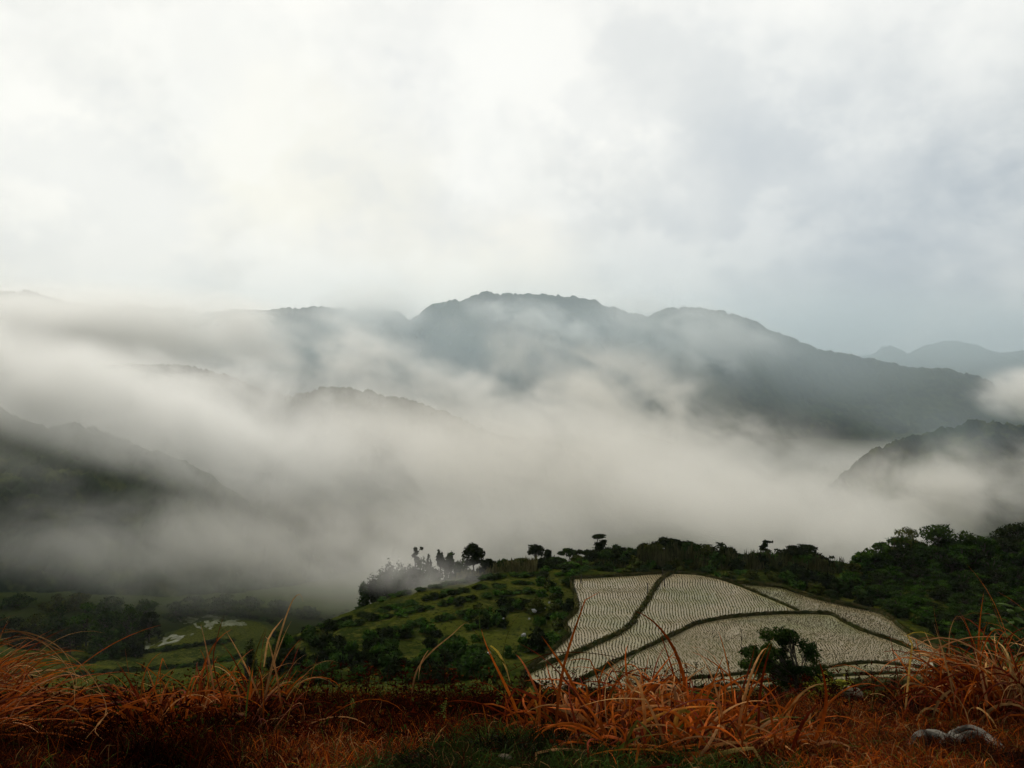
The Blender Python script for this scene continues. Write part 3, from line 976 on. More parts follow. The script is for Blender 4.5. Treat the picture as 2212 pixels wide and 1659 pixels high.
def reed_patch(u0, u1, d0, d1, hmin, hmax, n, g):
    r = r_
    u = r.uniform(u0, u1, n); d = r.uniform(d0, d1, n)
    x = (u - U0) / FD * d
    z = height(x, d)
    H = hmin + (hmax - hmin) * np.clip(0.45 + 1.1 * fbm(x / 1.3, d / 1.6, 71) + r.normal(0, 0.22, n), 0, 1.15)
    a = r.uniform(0, 6.28, n); ln = r.uniform(0.05, 0.5, n)
    w_ = r.uniform(0.03, 0.09, n)
    prev = np.stack([x, d, z - 0.1], -1)
    rows = []
    for k, t in enumerate((0, 0.5, 0.85, 1.0)):
        p = np.stack([x + np.cos(a) * ln * t * t, d + np.sin(a) * ln * t * t, z - 0.1 + H * t - 0.25 * H * ln * t ** 3], -1)
        ww = w_ * (1.0, 1.1, 0.7, 0.15)[k]
        rows.append(np.stack([p - np.stack([ww, 0 * ww, 0 * ww], -1), p + np.stack([ww, 0 * ww, 0 * ww], -1)], 1))
    V = np.stack(rows, 1).reshape(-1, 3)
    base = np.arange(n)[:, None] * 8
    Q = np.concatenate([base + np.array([2 * k, 2 * k + 1, 2 * k + 3, 2 * k + 2]) for k in range(3)])
    c_ = r.uniform(0.6, 1.5, (n, 1)) * np.array([1.0, 1.0, 0.9])
    g.add(V, Q, C=np.repeat(c_, 8, 0))


reed_patch(1048, 1160, 128, 137, 0.5, 1.9, 1300, rg)
reed_patch(985, 1050, 129, 136, 0.3, 1.2, 450, rg)
M_REED = leaf_mat('reed', (0.085, 0.085, 0.030), (0.13, 0.115, 0.05))
prop(obj('reeds', rg.mesh('reeds', [M_REED])), 'pale olive reeds along the crest right of the broad round tree', 'reeds', kind='stuff')
rg = Geo()
reed_patch(1380, 1500, 127.2, 130.5, 0.8, 3.8, 1500, rg)
reed_patch(1500, 1830, 125.5, 131, 0.5, 2.8, 1800, rg)
reed_patch(1240, 1380, 127.5, 131, 0.3, 1.4, 700, rg)
prop(obj('reeds', rg.mesh('reeds', [leaf_mat('reed_olive', (0.040, 0.046, 0.016), (0.066, 0.062, 0.026))])), 'olive thicket of tall reeds just behind the far rim of the paddies', 'reeds', kind='stuff')

# dark wood right of the paddies
top_tree(1842, 1216, 122, 40, 'wood', 'small pale tree at the very left tip of the dark wood', mat=M_LEAF2, seed=60, n=1500)
top_tree(1864, 1192, 126, 56, 'wood', 'leafy green tree stepping up behind the left tip of the wood', mat=M_LEAF4, seed=61, n=1800, tint=0.8)
top_tree(1892, 1176, 128, 60, 'wood', 'green tree below the bamboo-like fronds of the wood', mat=M_LEAF, seed=62, n=1700)
top_tree(1908, 1158, 130, 46, 'palm', 'bamboo-like tree with stiff spiky fronds on the wood outline', name='palm_tree', mat=M_LEAF, seed=63)
top_tree(1958, 1139, 136, 96, 'wood', 'pale round-headed tree left of the largest crown of the wood', mat=M_LEAF2, seed=64, n=2600)
top_tree(2028, 1134, 134, 128, 'wood', 'largest bright green crown on top of the dark wood', mat=M_LEAF4, seed=65, n=4200, tint=0.7)
top_tree(2082, 1148, 134, 88, 'wood', 'dense crown just right of the largest one in the wood', mat=M_LEAF, seed=66, n=2600)
top_tree(2134, 1162, 133, 84, 'wood', 'lower green crown in the dip of the wood outline', mat=M_LEAF4, seed=67, n=2400, tint=0.7)
top_tree(2200, 1130, 138, 120, 'wood', 'high crown cut by the right edge of the picture', mat=M_LEAF3, seed=68, n=3400)
top_tree(2290, 1118, 140, 90, 'wood', 'tree of the wood just outside the right edge', mat=M_LEAF, seed=69, n=2000)
protos_w = [make_tree('broadleaf_tree', 'wood', 1.0, 0.52, 700 + i, n_leaf=2400, size=0.046, mat=[M_LEAF, M_LEAF4, M_LEAF3, M_LEAF][i % 4], tint=[1, 0.75, 1.1, 0.8][i % 4]) for i in range(8)]
k = 0
for vr, ua, ub, n, d in [(1168, 1930, 2260, 9, 133), (1186, 1890, 2250, 9, 130), (1205, 1868, 2240, 9, 128), (1232, 1850, 2250, 10, 122), (1262, 1850, 2260, 10, 117), (1292, 1890, 2270, 9, 112),
                         (1322, 1930, 2280, 9, 107), (1348, 1985, 2290, 8, 102), (1372, 2040, 2300, 7, 98), (1392, 2070, 2300, 6, 95)]:
    for j in range(n):
        u = ua + (ub - ua) * (j + r_.uniform(-0.3, 0.3)) / (n - 1)
        dd = d + r_.uniform(-2.5, 2.5)
        x = ray(u, vr).x * dd
        zb = hz(x, dd) - 0.2
        zt = ray(u, vr + r_.uniform(-10, 8)).z * dd
        H = float(np.clip(zt - zb, 2.2, 10))
        s = max(H * r_.uniform(0.85, 1.25), 4.4)
        place(protos_w, k % 8, x, dd, zb, s, H, 'one of the crowded broadleaf trees inside the dark wood right of the paddies', 'tree', 'trees inside the dark wood', name='broadleaf_tree')
        k += 1

# valley floor on the left: trees, bank lines, flooded mud
for i, (u, vt, d, wd, k, mt) in enumerate([(30, 1335, 222, 80, 'wood', M_LEAF3), (76, 1326, 224, 74, 'wood', M_LEAF2), (126, 1309, 226, 80, 'wood', M_LEAF), (182, 1302, 228, 86, 'wood', M_LEAF4),
                                           (225, 1316, 224, 70, 'wood', M_LEAF), (275, 1308, 230, 76, 'wood', M_LEAF), (322, 1322, 236, 60, 'wood', M_LEAF3), (60, 1362, 212, 80, 'bush', M_LEAF3),
                                           (150, 1350, 210, 90, 'wood', M_LEAF3), (225, 1362, 212, 80, 'wood', M_LEAF), (290, 1356, 218, 70, 'bush', M_LEAF3), (-30, 1330, 220, 80, 'wood', M_LEAF)]):
    top_tree(u, vt, d, wd, k, 'tree in the dark clump on the valley floor beside the pale terraces at the left', seed=400 + i, group='dark clump of trees on the left valley floor', mat=mt, n=2200, size=0.42, tint=0.9)
for i, (u, vt, d, wd) in enumerate([(120, 1286, 262, 70), (165, 1282, 268, 66), (30, 1290, 262, 80), (235, 1290, 270, 70), (310, 1296, 275, 80), (420, 1290, 300, 70), (480, 1286, 305, 80), (540, 1292, 300, 80), (600, 1300, 300, 70), (660, 1312, 298, 60), (380, 1300, 290, 60)]):
    top_tree(u, vt, d, wd, 'wood', 'faint tree veiled by mist behind the pale terraces on the valley floor', seed=430 + i, group='misty trees behind the left terraces', mat=M_LEAF2 if i < 2 else M_LEAF, n=1500, size=0.5)
M_MUD = material('pale_mud', (0.34, 0.36, 0.27), 0.6, 0.1, two_tone((0.044, 0.054, 0.010), (0.105, 0.115, 0.060), 0.5, 8, 0.48, 0.62))
for pts, lab in [([(378, 1334), (420, 1330), (470, 1330), (488, 1335), (505, 1345), (540, 1352), (500, 1352), (470, 1356), (420, 1352), (390, 1344)], 'pale flooded patch on the farther terrace of the valley floor'),
                 ([(295, 1398), (318, 1385), (352, 1378), (392, 1374), (430, 1366), (400, 1380), (378, 1388), (340, 1398), (310, 1404)], 'pale streaked mud patch on the nearer terrace of the valley floor')]:
    P = [hit(u, v) for u, v in pts]
    cc = resample([tuple(p) for p in P + P[:1]], 1.2)
    cen = cc.mean(0)
    rows = []
    for f in np.linspace(0, 1, 24):
        q = cen + (cc - cen) * (1 - f) * (1 + 0.12 * fbm(cc[:, 0:1] / 2 + f, cc[:, 1:2] / 2, 5) * (1 - f))
        q[:, 2] = height(q[:, 0], q[:, 1]) + 0.30 * fbm(q[:, 0] / 1.6, q[:, 1] / 4, 61, 3)
        rows.append(q)
    V = np.stack(rows, 0)
    prop(obj('water', mesh_data('mud_patch', V.reshape(-1, 3), grid_faces(V.shape[0], V.shape[1]), [M_MUD], True)), lab, 'muddy water', kind='structure')

# shrubs in contour rows on the terraced spur, bank lines in the valley
rows = [[(760, 1306), (850, 1271), (960, 1246), (1080, 1228), (1210, 1224)],
        [(700, 1340), (800, 1303), (900, 1278), (1000, 1258), (1120, 1246), (1225, 1240)],
        [(690, 1358), (800, 1328), (900, 1303), (1000, 1279), (1100, 1264), (1180, 1262)],
        [(640, 1385), (760, 1350), (880, 1325), (980, 1303), (1060, 1287), (1150, 1280)],
        [(850, 1360), (960, 1338), (1040, 1322), (1110, 1308), (1200, 1312)]]
SL = 'low dark shrub in the contour rows on the terraced green spur'
cnt = 0
for ri, pl in enumerate(rows):
    c = resample(pl, 1.0)
    L = np.concatenate([[0], np.cumsum(np.linalg.norm(np.diff(c, axis=0), axis=1))])
    q = 0
    while q < L[-1]:
        i = int(np.searchsorted(L, q))
        q += r_.uniform(6, 10)
        if r_.random() < 0.12: q += 22
        p = hit(c[i, 0], c[i, 1] + r_.normal(0, 1.3))
        if p is None or cnt >= 190: continue
        s = r_.uniform(0.75, 1.5)
        place(protos_b, int(r_.choice([0, 1, 4, 5, 2])), p.x, p.y, p.z - 0.12, s * 1.5, s * r_.uniform(0.42, 0.7), SL, 'shrub', 'shrubs in rows on the terraced spur')
        cnt += 1
for i in range(90):      # thickets between the rows and the paddies
    if i < 30: u, v = r_.uniform(1165, 1232), r_.uniform(1262, 1440)
    elif i < 50: u, v = r_.normal(1055, 40), r_.normal(1345, 14)
    elif i < 62: u, v = r_.normal(1125, 25), r_.normal(1316, 9)
    elif i < 72: u, v = r_.normal(960, 30), r_.normal(1392, 10)
    elif i < 82: u, v = r_.normal(690, 24), r_.normal(1372, 12)
    else: u, v = r_.normal(880, 60), r_.normal(1378, 12)
    if v > 1400 and u > 1205: continue
    p = hit(u, v)
    if p is None: continue
    s = r_.uniform(1.3, 2.3)
    place(protos_b, int(r_.integers(0, 8)), p.x, p.y, p.z - 0.25, s, s * r_.uniform(0.7, 1.0), 'rounded bush in the thickets between the shrub rows and the paddies', 'bush', 'thickets on the terraced spur')
DK = Geo()
protos_d = [make_tree('bush', 'bush', 1.0, 0.7, 560 + i, n_leaf=700, size=0.13, mat=[M_LEAF, M_LEAF3, M_LEAF4][i % 3], tint=0.85) for i in range(6)]
for i in range(78):      # dark thicket at the near foot of the spur
    u = r_.uniform(590, 1165); v = r_.uniform(1402, 1475)
    if u < 700: v = r_.uniform(1375, 1470)
    if u > 860 and v < 1425 and r_.random() < 0.8: continue
    if u > 1105 and v > 1425: continue
    p = hit(u, v)
    if p is None: continue
    s = r_.uniform(1.8, 3.0)
    place(protos_d, i % 6, p.x, p.y, p.z - 0.3, s, s * r_.uniform(0.8, 1.1), 'bush in the dark thicket at the near foot of the green spur', 'bush', 'dark thicket at the foot of the spur')
for pl in [[(150, 1436), (300, 1412), (400, 1398), (505, 1384)], [(150, 1462), (300, 1450), (420, 1438), (520, 1420)], [(380, 1326), (470, 1326), (560, 1338), (600, 1350)]]:
    c = resample(pl, 1.0)
    for i in range(0, len(c), 11):
        p = hit(c[i, 0], c[i, 1])
        if p is None: continue
        s = r_.uniform(1.4, 2.6)
        place(protos_b, int(r_.choice([0, 1, 5])), p.x, p.y, p.z - 0.2, s * 1.5, s * 0.55, 'dark shrub in the hedge lines between the left valley terraces', 'shrub', 'hedge lines of the left valley terraces')
e = top_tree(536, 1344, 92, 36, 'bush', 'dark narrow upright shrub left of the spur foot, against the pale terraces', name='shrub', cat='shrub', mat=M_LEAF3, seed=90, n=1500, size=0.16)

# lone tree in front of the paddies
spec_px = [(1690, 1372, 24, 12), (1670, 1384, 20, 11), (1655, 1400, 24, 11), (1626, 1412, 24, 12), (1612, 1428, 16, 9), (1640, 1432, 24, 10), (1700, 1390, 22, 12), (1722, 1384, 18, 10),
           (1742, 1396, 20, 11), (1756, 1418, 20, 13), (1768, 1442, 18, 14), (1738, 1440, 26, 14), (1700, 1446, 28, 13), (1668, 1452, 24, 10), (1690, 1420, 18, 8), (1780, 1466, 20, 13), (1745, 1474, 30, 14), (1705, 1478, 28, 12), (1660, 1478, 22, 10)]
LT = 38.0
mz = LT / FD
xb = ray(1722, 1500).x * LT
zb = ray(1722, 1510).z * LT
zb = min(zb, hz(xb, LT)) - 0.2
Ht = ray(1690, 1357).z * LT - zb
rr = np.random.default_rng(99)
sp_ = []
for (u, v, rx, rz) in spec_px:
    sp_.append((ray(u, v).x * LT - xb, rr.uniform(-0.9, 0.9), (ray(u, v).z * LT - zb) / Ht, rx * mz * rr.uniform(0.8, 1.05), rz * mz / Ht * rr.uniform(1.0, 1.45)))
for k_ in range(34):
    b0 = sp_[int(rr.integers(0, len(spec_px)))]
    sp_.append((b0[0] + rr.normal(0, 0.30), b0[1] + rr.normal(0, 0.3), b0[2] + rr.normal(0, 0.055), rr.uniform(0.14, 0.26), rr.uniform(0.035, 0.07)))
e = make_tree('broadleaf_tree', 'round', Ht, 1.0, 98, n_leaf=12000, size=0.095, mat=M_LEAF, tint=0.8, spec=sp_, trunk_r=0.09)
e.location = (xb, LT, zb)
prop(e, 'lone dark leafy tree rising in front of the flooded paddies at the lower right', 'tree')

# stakes in the paddies
for u, v0_, v1_, z, lab in [(1255, 1240, 1260, Z_A, 'thin dark stake at the upper left corner of the paddies'), (1431, 1228, 1243, -34.7, 'short stake on the far rim where the winding bank begins'),
                            (1435, 1249, 1266, Z_B, 'short stake just right of the top of the winding bank'), (1399, 1259, 1281, Z_A, 'tall thin stake left of the winding bank')]:
    p = on_level(u, v1_, z)
    h = (v1_ - v0_) / FD * p.y
    g = Geo()
    tube(g, [(0, 0, -0.3), (0.01, 0, h * 0.5), (0.03, 0.01, h)], 0.085, 0.07, 7)
    g.add([(0.03 + 0.07 * math.cos(a), 0.01 + 0.07 * math.sin(a), h) for a in np.linspace(0, 6.28, 8)[:-1]] + [(0.03, 0.01, h + 0.05)], None, [(i, (i + 1) % 7, 7) for i in range(7)])
    o = obj('stake', g.mesh('stake', [M_BARK]), loc=p)
    prop(o, lab, 'stake')

# pale rocks on the spur
M_ROCK = material('pale_rock', (0.4, 0.4, 0.37), 0.85, 0.3, two_tone((0.26, 0.26, 0.24), (0.46, 0.45, 0.42), 2.5, 5, bump=0.5))


def rock_mesh(r, sx, sy, sz, mat, sub=12):
    a = np.linspace(0, 2 * math.pi, sub * 2, endpoint=False)
    b_ = np.linspace(-math.pi / 2, math.pi / 2, sub)
    A, B = np.meshgrid(a, b_)
    d = np.stack([np.cos(A) * np.cos(B), np.sin(A) * np.cos(B), np.sin(B)], -1)
    k = np.ones(A.shape)
    for i in range(9):
        nn = r.normal(0, 1, 3); nn /= np.linalg.norm(nn)
        k = np.minimum(k, r.uniform(0.55, 0.95) / np.maximum((d @ nn), 0.05))
    V = d * k[..., None] * np.array([sx, sy, sz])
    n, m = A.shape
    i = np.arange(n * m).reshape(n, m); j = np.roll(i, -1, 1)
    Q = np.stack([i[:-1], j[:-1], j[1:], i[1:]], -1).reshape(-1, 4)
    return mesh_data('rock', V.reshape(-1, 3), Q, [mat])


for i, (u, v, s, lab) in enumerate([(1187, 1310, 0.35, 'small white rock in the bushes, topmost beside the left rim of the paddies'), (1153, 1330, 0.75, 'flat white rock, largest among the bushes left of the paddies'),
                                    (1176, 1322, 0.35, 'white rock close to the left rim, just above the flat one'), (1143, 1346, 0.35, 'upright white rock just below the flat one'),
                                    (1086, 1345, 0.4, 'pale rock hidden in the dark thicket in the middle of the spur'), (1132, 1381, 0.7, 'broken whitish slabs low on the spur'),
                                    (1055, 1424, 0.6, 'white rock in the dark foot of the spur behind the bent reed'), (1024, 1449, 0.6, 'tan boulder lowest on the spur behind the bent reed')]):
    p = hit(u, v)
    r = np.random.default_rng(800 + i)
    o = obj('rock', rock_mesh(r, s * 0.62, s * 0.4, s * 0.42, M_ROCK), loc=(p.x, p.y, p.z + 0.45 + s * 0.1))
    o.rotation_euler = (0, 0, r.uniform(-0.6, 0.6))
    prop(o, lab, 'rock')
# ------------------------------------------------------------------ grassy bank in the foreground
def blade_mat(name, rough=0.5, spec=0.35, trans=0.25):
    def f(t, b):
        a = t.new('ShaderNodeVertexColor', layer_name='tint')
        co = t.new('ShaderNodeTexCoord').outputs['Object']
        n = t.noise(co, 22.0, 3, 0.6)
        hsv = t.new('ShaderNodeHueSaturation')
        t.l.new(a.outputs[0], hsv.inputs['Color'])
        t.l.new(t.smooth(n, 0.3, 0.7, 0.65, 1.25), hsv.inputs['Value'])
        t.l.new(hsv.outputs[0], b.inputs['Base Color'])
        out = t.t.nodes['Material Output']
        tr = t.new('ShaderNodeBsdfTranslucent')
        t.l.new(hsv.outputs[0], tr.inputs['Color'])
        mx = t.new('ShaderNodeMixShader')
        mx.inputs[0].default_value = trans
        t.l.new(b.outputs[0], mx.inputs[1]); t.l.new(tr.outputs[0], mx.inputs[2])
        t.l.new(mx.outputs[0], out.inputs['Surface'])
    return material(name, (0.3, 0.15, 0.05), rough, spec, f)


M_BLADE = blade_mat('grass_blade', 0.6, 0.02)
M_DARK = blade_mat('undergrowth_leaf', 0.9, 0.0, 0.15)
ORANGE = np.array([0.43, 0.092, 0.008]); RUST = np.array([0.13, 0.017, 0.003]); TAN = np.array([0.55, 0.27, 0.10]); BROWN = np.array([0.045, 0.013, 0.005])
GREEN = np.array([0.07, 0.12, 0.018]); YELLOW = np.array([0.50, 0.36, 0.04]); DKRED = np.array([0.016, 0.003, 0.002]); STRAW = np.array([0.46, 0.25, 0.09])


def blades(g, r, root, az, el, droop, L, w, c0, c1, seg=11, pw=1.6, curl=0.0, fold=0.0, twist=0.0):
    """arching grass blades; every argument may be an array over the blades"""
    n = len(root)
    az, el, droop, L, w = [np.broadcast_to(np.asarray(q, float), (n,)).copy() for q in (az, el, droop, L, w)]
    c0 = np.broadcast_to(c0, (n, 3)); c1 = np.broadcast_to(c1, (n, 3))
    t = np.linspace(0, 1, seg + 1)
    pos = np.array(root, float)
    kink = np.where(r.random(n) < fold, r.uniform(0.35, 0.8, n), 9.0)
    kang = r.uniform(0.7, 1.7, n)
    P = [pos.copy()]
    cr = r.normal(0, 1, n) * curl
    for k in range(seg):
        tm = (t[k] + t[k + 1]) / 2
        e = el - droop * tm ** pw - np.where(tm > kink, kang, 0)
        a = az + cr * tm
        d = np.stack([np.cos(e) * np.cos(a), np.cos(e) * np.sin(a), np.sin(e)], -1)
        pos = pos + d * (L / seg)[:, None]
        P.append(pos.copy())
    P = np.stack(P, 1)
    T = np.gradient(P, axis=1); T /= np.linalg.norm(T, axis=2, keepdims=True) + 1e-9
    up = np.stack([r.normal(0, 0.7, n), r.normal(-0.9, 0.6, n), np.ones(n)], -1)[:, None]
    S = np.cross(T, up); S /= np.linalg.norm(S, axis=2, keepdims=True) + 1e-9
    U = np.cross(S, T)
    tw = (r.uniform(-1, 1, n) * twist)[:, None] * t[None]
    S = S * np.cos(tw)[..., None] + U * np.sin(tw)[..., None]
    prof = np.minimum(1, 0.45 + 2.2 * t) * (1 - t ** 2.6) + 0.03
    hw = (w[:, None] * prof[None] * 0.5)[..., None]
    U2 = np.cross(S, T)
    V = np.stack([P - S * hw, P + U2 * hw * 0.35, P + S * hw], 2)
    base = np.arange(n)[:, None] * (seg + 1) * 3
    q = grid_faces(seg + 1, 3)
    F = (base[:, :, None] + q[None]).reshape(-1, 4)
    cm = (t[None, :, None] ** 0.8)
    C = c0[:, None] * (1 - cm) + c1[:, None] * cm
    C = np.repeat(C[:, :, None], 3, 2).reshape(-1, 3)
    g.add(V.reshape(-1, 3), F, C=C)


def pick(r, n, opts, pr, jit=0.25):
    o = np.array(opts)
    k = r.choice(len(o), n, p=np.array(pr) / sum(pr))
    return o[k] * r.uniform(1 - jit, 1 + jit, (n, 1)) * r.uniform(0.92, 1.08, (n, 3))


def at_shelf(u, v):
    """point of the near bank under a sight line"""
    r = ray(u, v)
    d = np.linspace(2.0, 9, 700)
    h = height(r.x * d, d)
    b = np.nonzero(r.z * d <= h)[0]
    y = d[b[0]] if len(b) else 7.0
    return Vector((r.x * y, y, hz(r.x * y, y)))


def clump(name, u, v, label, n, spread, az, azs, el, els, droop, drs, L, Ls, w, seed, cols, pr, tips, tpr, cat='grass clump', fold=0.15, d=None, extra=None, curl=0.5, group=None):
    r = np.random.default_rng(seed)
    p = at_shelf(u, v) if d is None else Vector((ray(u, v).x * d, d, hz(ray(u, v).x * d, d)))
    g = Geo()
    root = np.stack([r.normal(0, spread, n), r.normal(0, spread * 0.6, n), np.full(n, -0.02)], -1)
    root[:, 2] = height(root[:, 0] + p.x, root[:, 1] + p.y) - p.z - 0.02
    A = r.normal(az, azs, n); E = np.clip(r.normal(el, els, n), 0.05, 1.55)
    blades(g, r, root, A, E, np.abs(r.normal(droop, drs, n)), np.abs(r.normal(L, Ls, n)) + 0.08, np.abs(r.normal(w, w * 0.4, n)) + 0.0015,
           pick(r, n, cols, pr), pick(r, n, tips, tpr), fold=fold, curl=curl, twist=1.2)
    if extra: extra(g, r)
    return prop(obj(name, g.mesh(name, [M_BLADE], True), loc=p), label, cat, group)


HP = math.pi / 2
C_OR = dict(cols=[ORANGE * 0.5, RUST, BROWN, GREEN], pr=[2, 4, 4, 0.5], tips=[ORANGE, TAN, RUST, STRAW], tpr=[6, 0.9, 3, 0.6])
C_RD = dict(cols=[RUST, BROWN, DKRED, GREEN], pr=[4, 4, 3, 0.5], tips=[ORANGE, TAN, RUST], tpr=[2, 1.5, 4])

# left edge: big mound combed over to the right
clump('grass_clump', -90, 1530, 'large orange dry grass mound combed over to the right at the left edge', 300, 0.20, 0.0, 0.45, 0.85, 0.30, 1.5, 0.4, 0.52, 0.12, 0.0082, 1, fold=0.04, **C_OR)
clump('grass_clump', -60, 1590, 'lower part of the dry mound at the left edge, darker and flatter', 190, 0.22, 0.1, 0.5, 0.55, 0.25, 1.1, 0.4, 0.45, 0.12, 0.0065, 2, fold=0.04, **C_OR)
CL = {}
CL['edge'] = clump('grass_clump', -40, 1520, 'tall pale arching blades rising out of the mound at the left edge', 16, 0.10, 0.1, 0.25, 1.25, 0.10, 2.3, 0.3, 0.75, 0.10, 0.005, 3, cols=[BROWN, RUST], pr=[1, 1], tips=[TAN, STRAW, RUST], tpr=[2, 2, 2], fold=0)


def tall_left(g, r):
    # the long blade that reaches highest, and its neighbours
    R = np.array([[0.02, 0, 0], [0.05, 0, 0], [0.0, 0, 0], [0.07, 0.02, 0], [-0.02, 0, 0], [0.10, 0, 0]])
    blades(g, r, R, [0.05, 0.1, -0.1, 0.2, 3.0, 0.1], [1.27, 1.42, 1.35, 1.15, 1.3, 0.95], [0.25, 0.2, 0.1, 0.9, 0.3, 1.6], [0.62, 0.40, 0.36, 0.45, 0.33, 0.55],
           [0.011, 0.008, 0.007, 0.006, 0.006, 0.006], [BROWN, GREEN, RUST, BROWN, BROWN, RUST], [STRAW, BROWN, RUST, STRAW, BROWN, TAN], pw=5, fold=0, seg=16)


clump('grass_clump', 430, 1560, 'orange dry grass clump left of the tallest blade, broken and spraying both ways', 105, 0.11, HP, 1.7, 0.95, 0.32, 1.7, 0.7, 0.37, 0.10, 0.0085, 4, fold=0.30, **C_OR)
clump('grass_clump', 350, 1580, 'loose dry clump with pale stiff blades pointing left', 42, 0.08, 2.6, 0.8, 0.75, 0.3, 1.1, 0.6, 0.34, 0.08, 0.0080, 5, fold=0.2, **C_OR)
CL['tall'] = clump('grass_clump', 545, 1560, 'tall sparse clump whose longest blade bends against the mist', 46, 0.07, 0.6, 1.3, 1.1, 0.25, 1.3, 0.7, 0.38, 0.10, 0.0088, 6, fold=0.15, extra=tall_left, **C_RD)
clump('grass_clump', 600, 1590, 'low spiky tuft at the right foot of the tallest blade', 40, 0.12, 0.5, 1.2, 0.8, 0.3, 1.6, 0.6, 0.34, 0.10, 0.0045, 7, fold=0.2, **C_RD)


def hang(parent, g, own=True):
    o = obj('blade', g.mesh('blade', [M_BLADE], True), parent, loc=-parent.location)
    return o


def drawn(g, pts, w, c0, c1, d, seg=0.03, seed=0):
    """one blade that follows measured points, at distance d"""
    P = resample([tuple(at(u, v, dd)) for (u, v), dd in zip(pts, d if hasattr(d, '__len__') else [d] * len(pts))], seg)
    n = len(P)
    t = np.linspace(0, 1, n)
    T = np.gradient(P, axis=0); T /= np.linalg.norm(T, axis=1)[:, None]
    S = np.cross(T, np.array([0.2, 1.0, 0.35])); S /= np.linalg.norm(S, axis=1)[:, None]
    U = np.cross(S, T)
    hw = (w * 0.5 * (np.minimum(1, 0.5 + 2 * t) * (1 - t ** 3) + 0.04))[:, None]
    V = np.stack([P - S * hw, P + U * hw * 0.35, P + S * hw], 1)
    cm = t[:, None]
    C = np.repeat((np.asarray(c0) * (1 - cm) + np.asarray(c1) * cm)[:, None], 3, 1)
    g.add(V.reshape(-1, 3), grid_faces(n, 3), C=C.reshape(-1, 3))


g = Geo(); drawn(g, [(560, 1560), (585, 1450), (600, 1390), (615, 1340), (633, 1295), (648, 1284), (655, 1300)], 0.012, BROWN, STRAW, 4.0); hang(CL['tall'], g)
g = Geo(); drawn(g, [(530, 1560), (538, 1480), (556, 1400), (575, 1355)], 0.009, GREEN, BROWN * 1.5, 4.0); hang(CL['tall'], g)
g = Geo(); drawn(g, [(500, 1560), (462, 1440), (470, 1375), (485, 1325)], 0.009, RUST, BROWN * 2, 4.1); hang(CL['tall'], g)
g = Geo(); drawn(g, [(570, 1440), (580, 1380), (600, 1350), (612, 1335)], 0.010, STRAW, TAN, 4.0); hang(CL['tall'], g)
g = Geo(); drawn(g, [(610, 1540), (596, 1450), (580, 1385), (572, 1375)], 0.012, RUST, STRAW, 3.95); hang(CL['tall'], g)
g = Geo()
drawn(g, [(888, 1540), (892, 1480), (905, 1440), (935, 1405), (975, 1372), (1004, 1346), (1016, 1350)], 0.011, BROWN, STRAW, 5.0)
drawn(g, [(1120, 1500), (1095, 1440), (1060, 1405), (1030, 1370), (1010, 1347)], 0.010, GREEN, BROWN, 5.0)
drawn(g, [(925, 1405), (910, 1430), (903, 1470)], 0.006, TAN, STRAW, 4.98)
drawn(g, [(1060, 1395), (1075, 1408), (1092, 1440), (1102, 1475)], 0.016, YELLOW, STRAW, 5.0)
drawn(g, [(1040, 1390), (1035, 1330), (1041, 1310)], 0.005, GREEN, GREEN, 5.02)
drawn(g, [(1080, 1520), (1085, 1420), (1105, 1350), (1140, 1310)], 0.005, GREEN, BROWN, 5.04)
drawn(g, [(1100, 1450), (1180, 1414), (1260, 1410), (1340, 1422), (1420, 1452)], 0.006, BROWN, BROWN, 4.6)
prop(obj('reed', g.mesh('reed', [M_BLADE], True)), 'kinked dry reed with a yellow leaf standing before the green spur', 'grass')
g = Geo(); drawn(g, [(150, 1640), (190, 1590), (230, 1530), (180, 1440), (100, 1390), (30, 1362), (-40, 1355)][::-1], 0.006, BROWN, TAN, 3.3); hang(CL['edge'], g)
g = Geo(); drawn(g, [(-30, 1400), (60, 1378), (120, 1410), (158, 1470), (160, 1540)], 0.006, BROWN, TAN, 3.4); hang(CL['edge'], g)
g = Geo(); drawn(g, [(-30, 1372), (50, 1365), (130, 1400), (165, 1465), (158, 1500)], 0.008, BROWN, STRAW, 3.5); hang(CL['edge'], g)
g = Geo(); drawn(g, [(255, 1570), (310, 1640), (360, 1690)], 0.004, BROWN, TAN, 3.4); hang(CL['edge'], g)
g = Geo(); drawn(g, [(225, 1600), (205, 1580), (215, 1560), (232, 1540), (222, 1530)], 0.005, TAN, TAN, 3.3); hang(CL['edge'], g)

# the bright tangle right of the middle
tang = [(1240, 1585, 'bright orange tangle of fallen blades, left lobe of the big tangle', 150, 2.6, 1.3, 0.42, 11),
        (1330, 1560, 'orange clump on the crest of the big tangle, before the left paddies', 190, 1.2, 1.8, 0.40, 12),
        (1420, 1550, 'densest orange clump in the middle of the big tangle', 230, 0.9, 2.0, 0.42, 13),
        (1500, 1585, 'orange clump with green blades right of the densest one', 180, 0.4, 1.8, 0.36, 14),
        (1580, 1612, 'flattened orange clump below the lone tree, blades lying to the right', 170, -0.4, 1.2, 0.36, 15),
        (1450, 1630, 'lowest orange mat of the big tangle touching the short green grass', 180, -0.3, 1.8, 0.34, 16),
        (1690, 1630, 'sparse clump with one upright pale broken blade', 80, 0.2, 1.4, 0.28, 17),
        (1340, 1625, 'loose orange blades low in front of the big tangle', 110, 2.9, 1.6, 0.34, 18)]
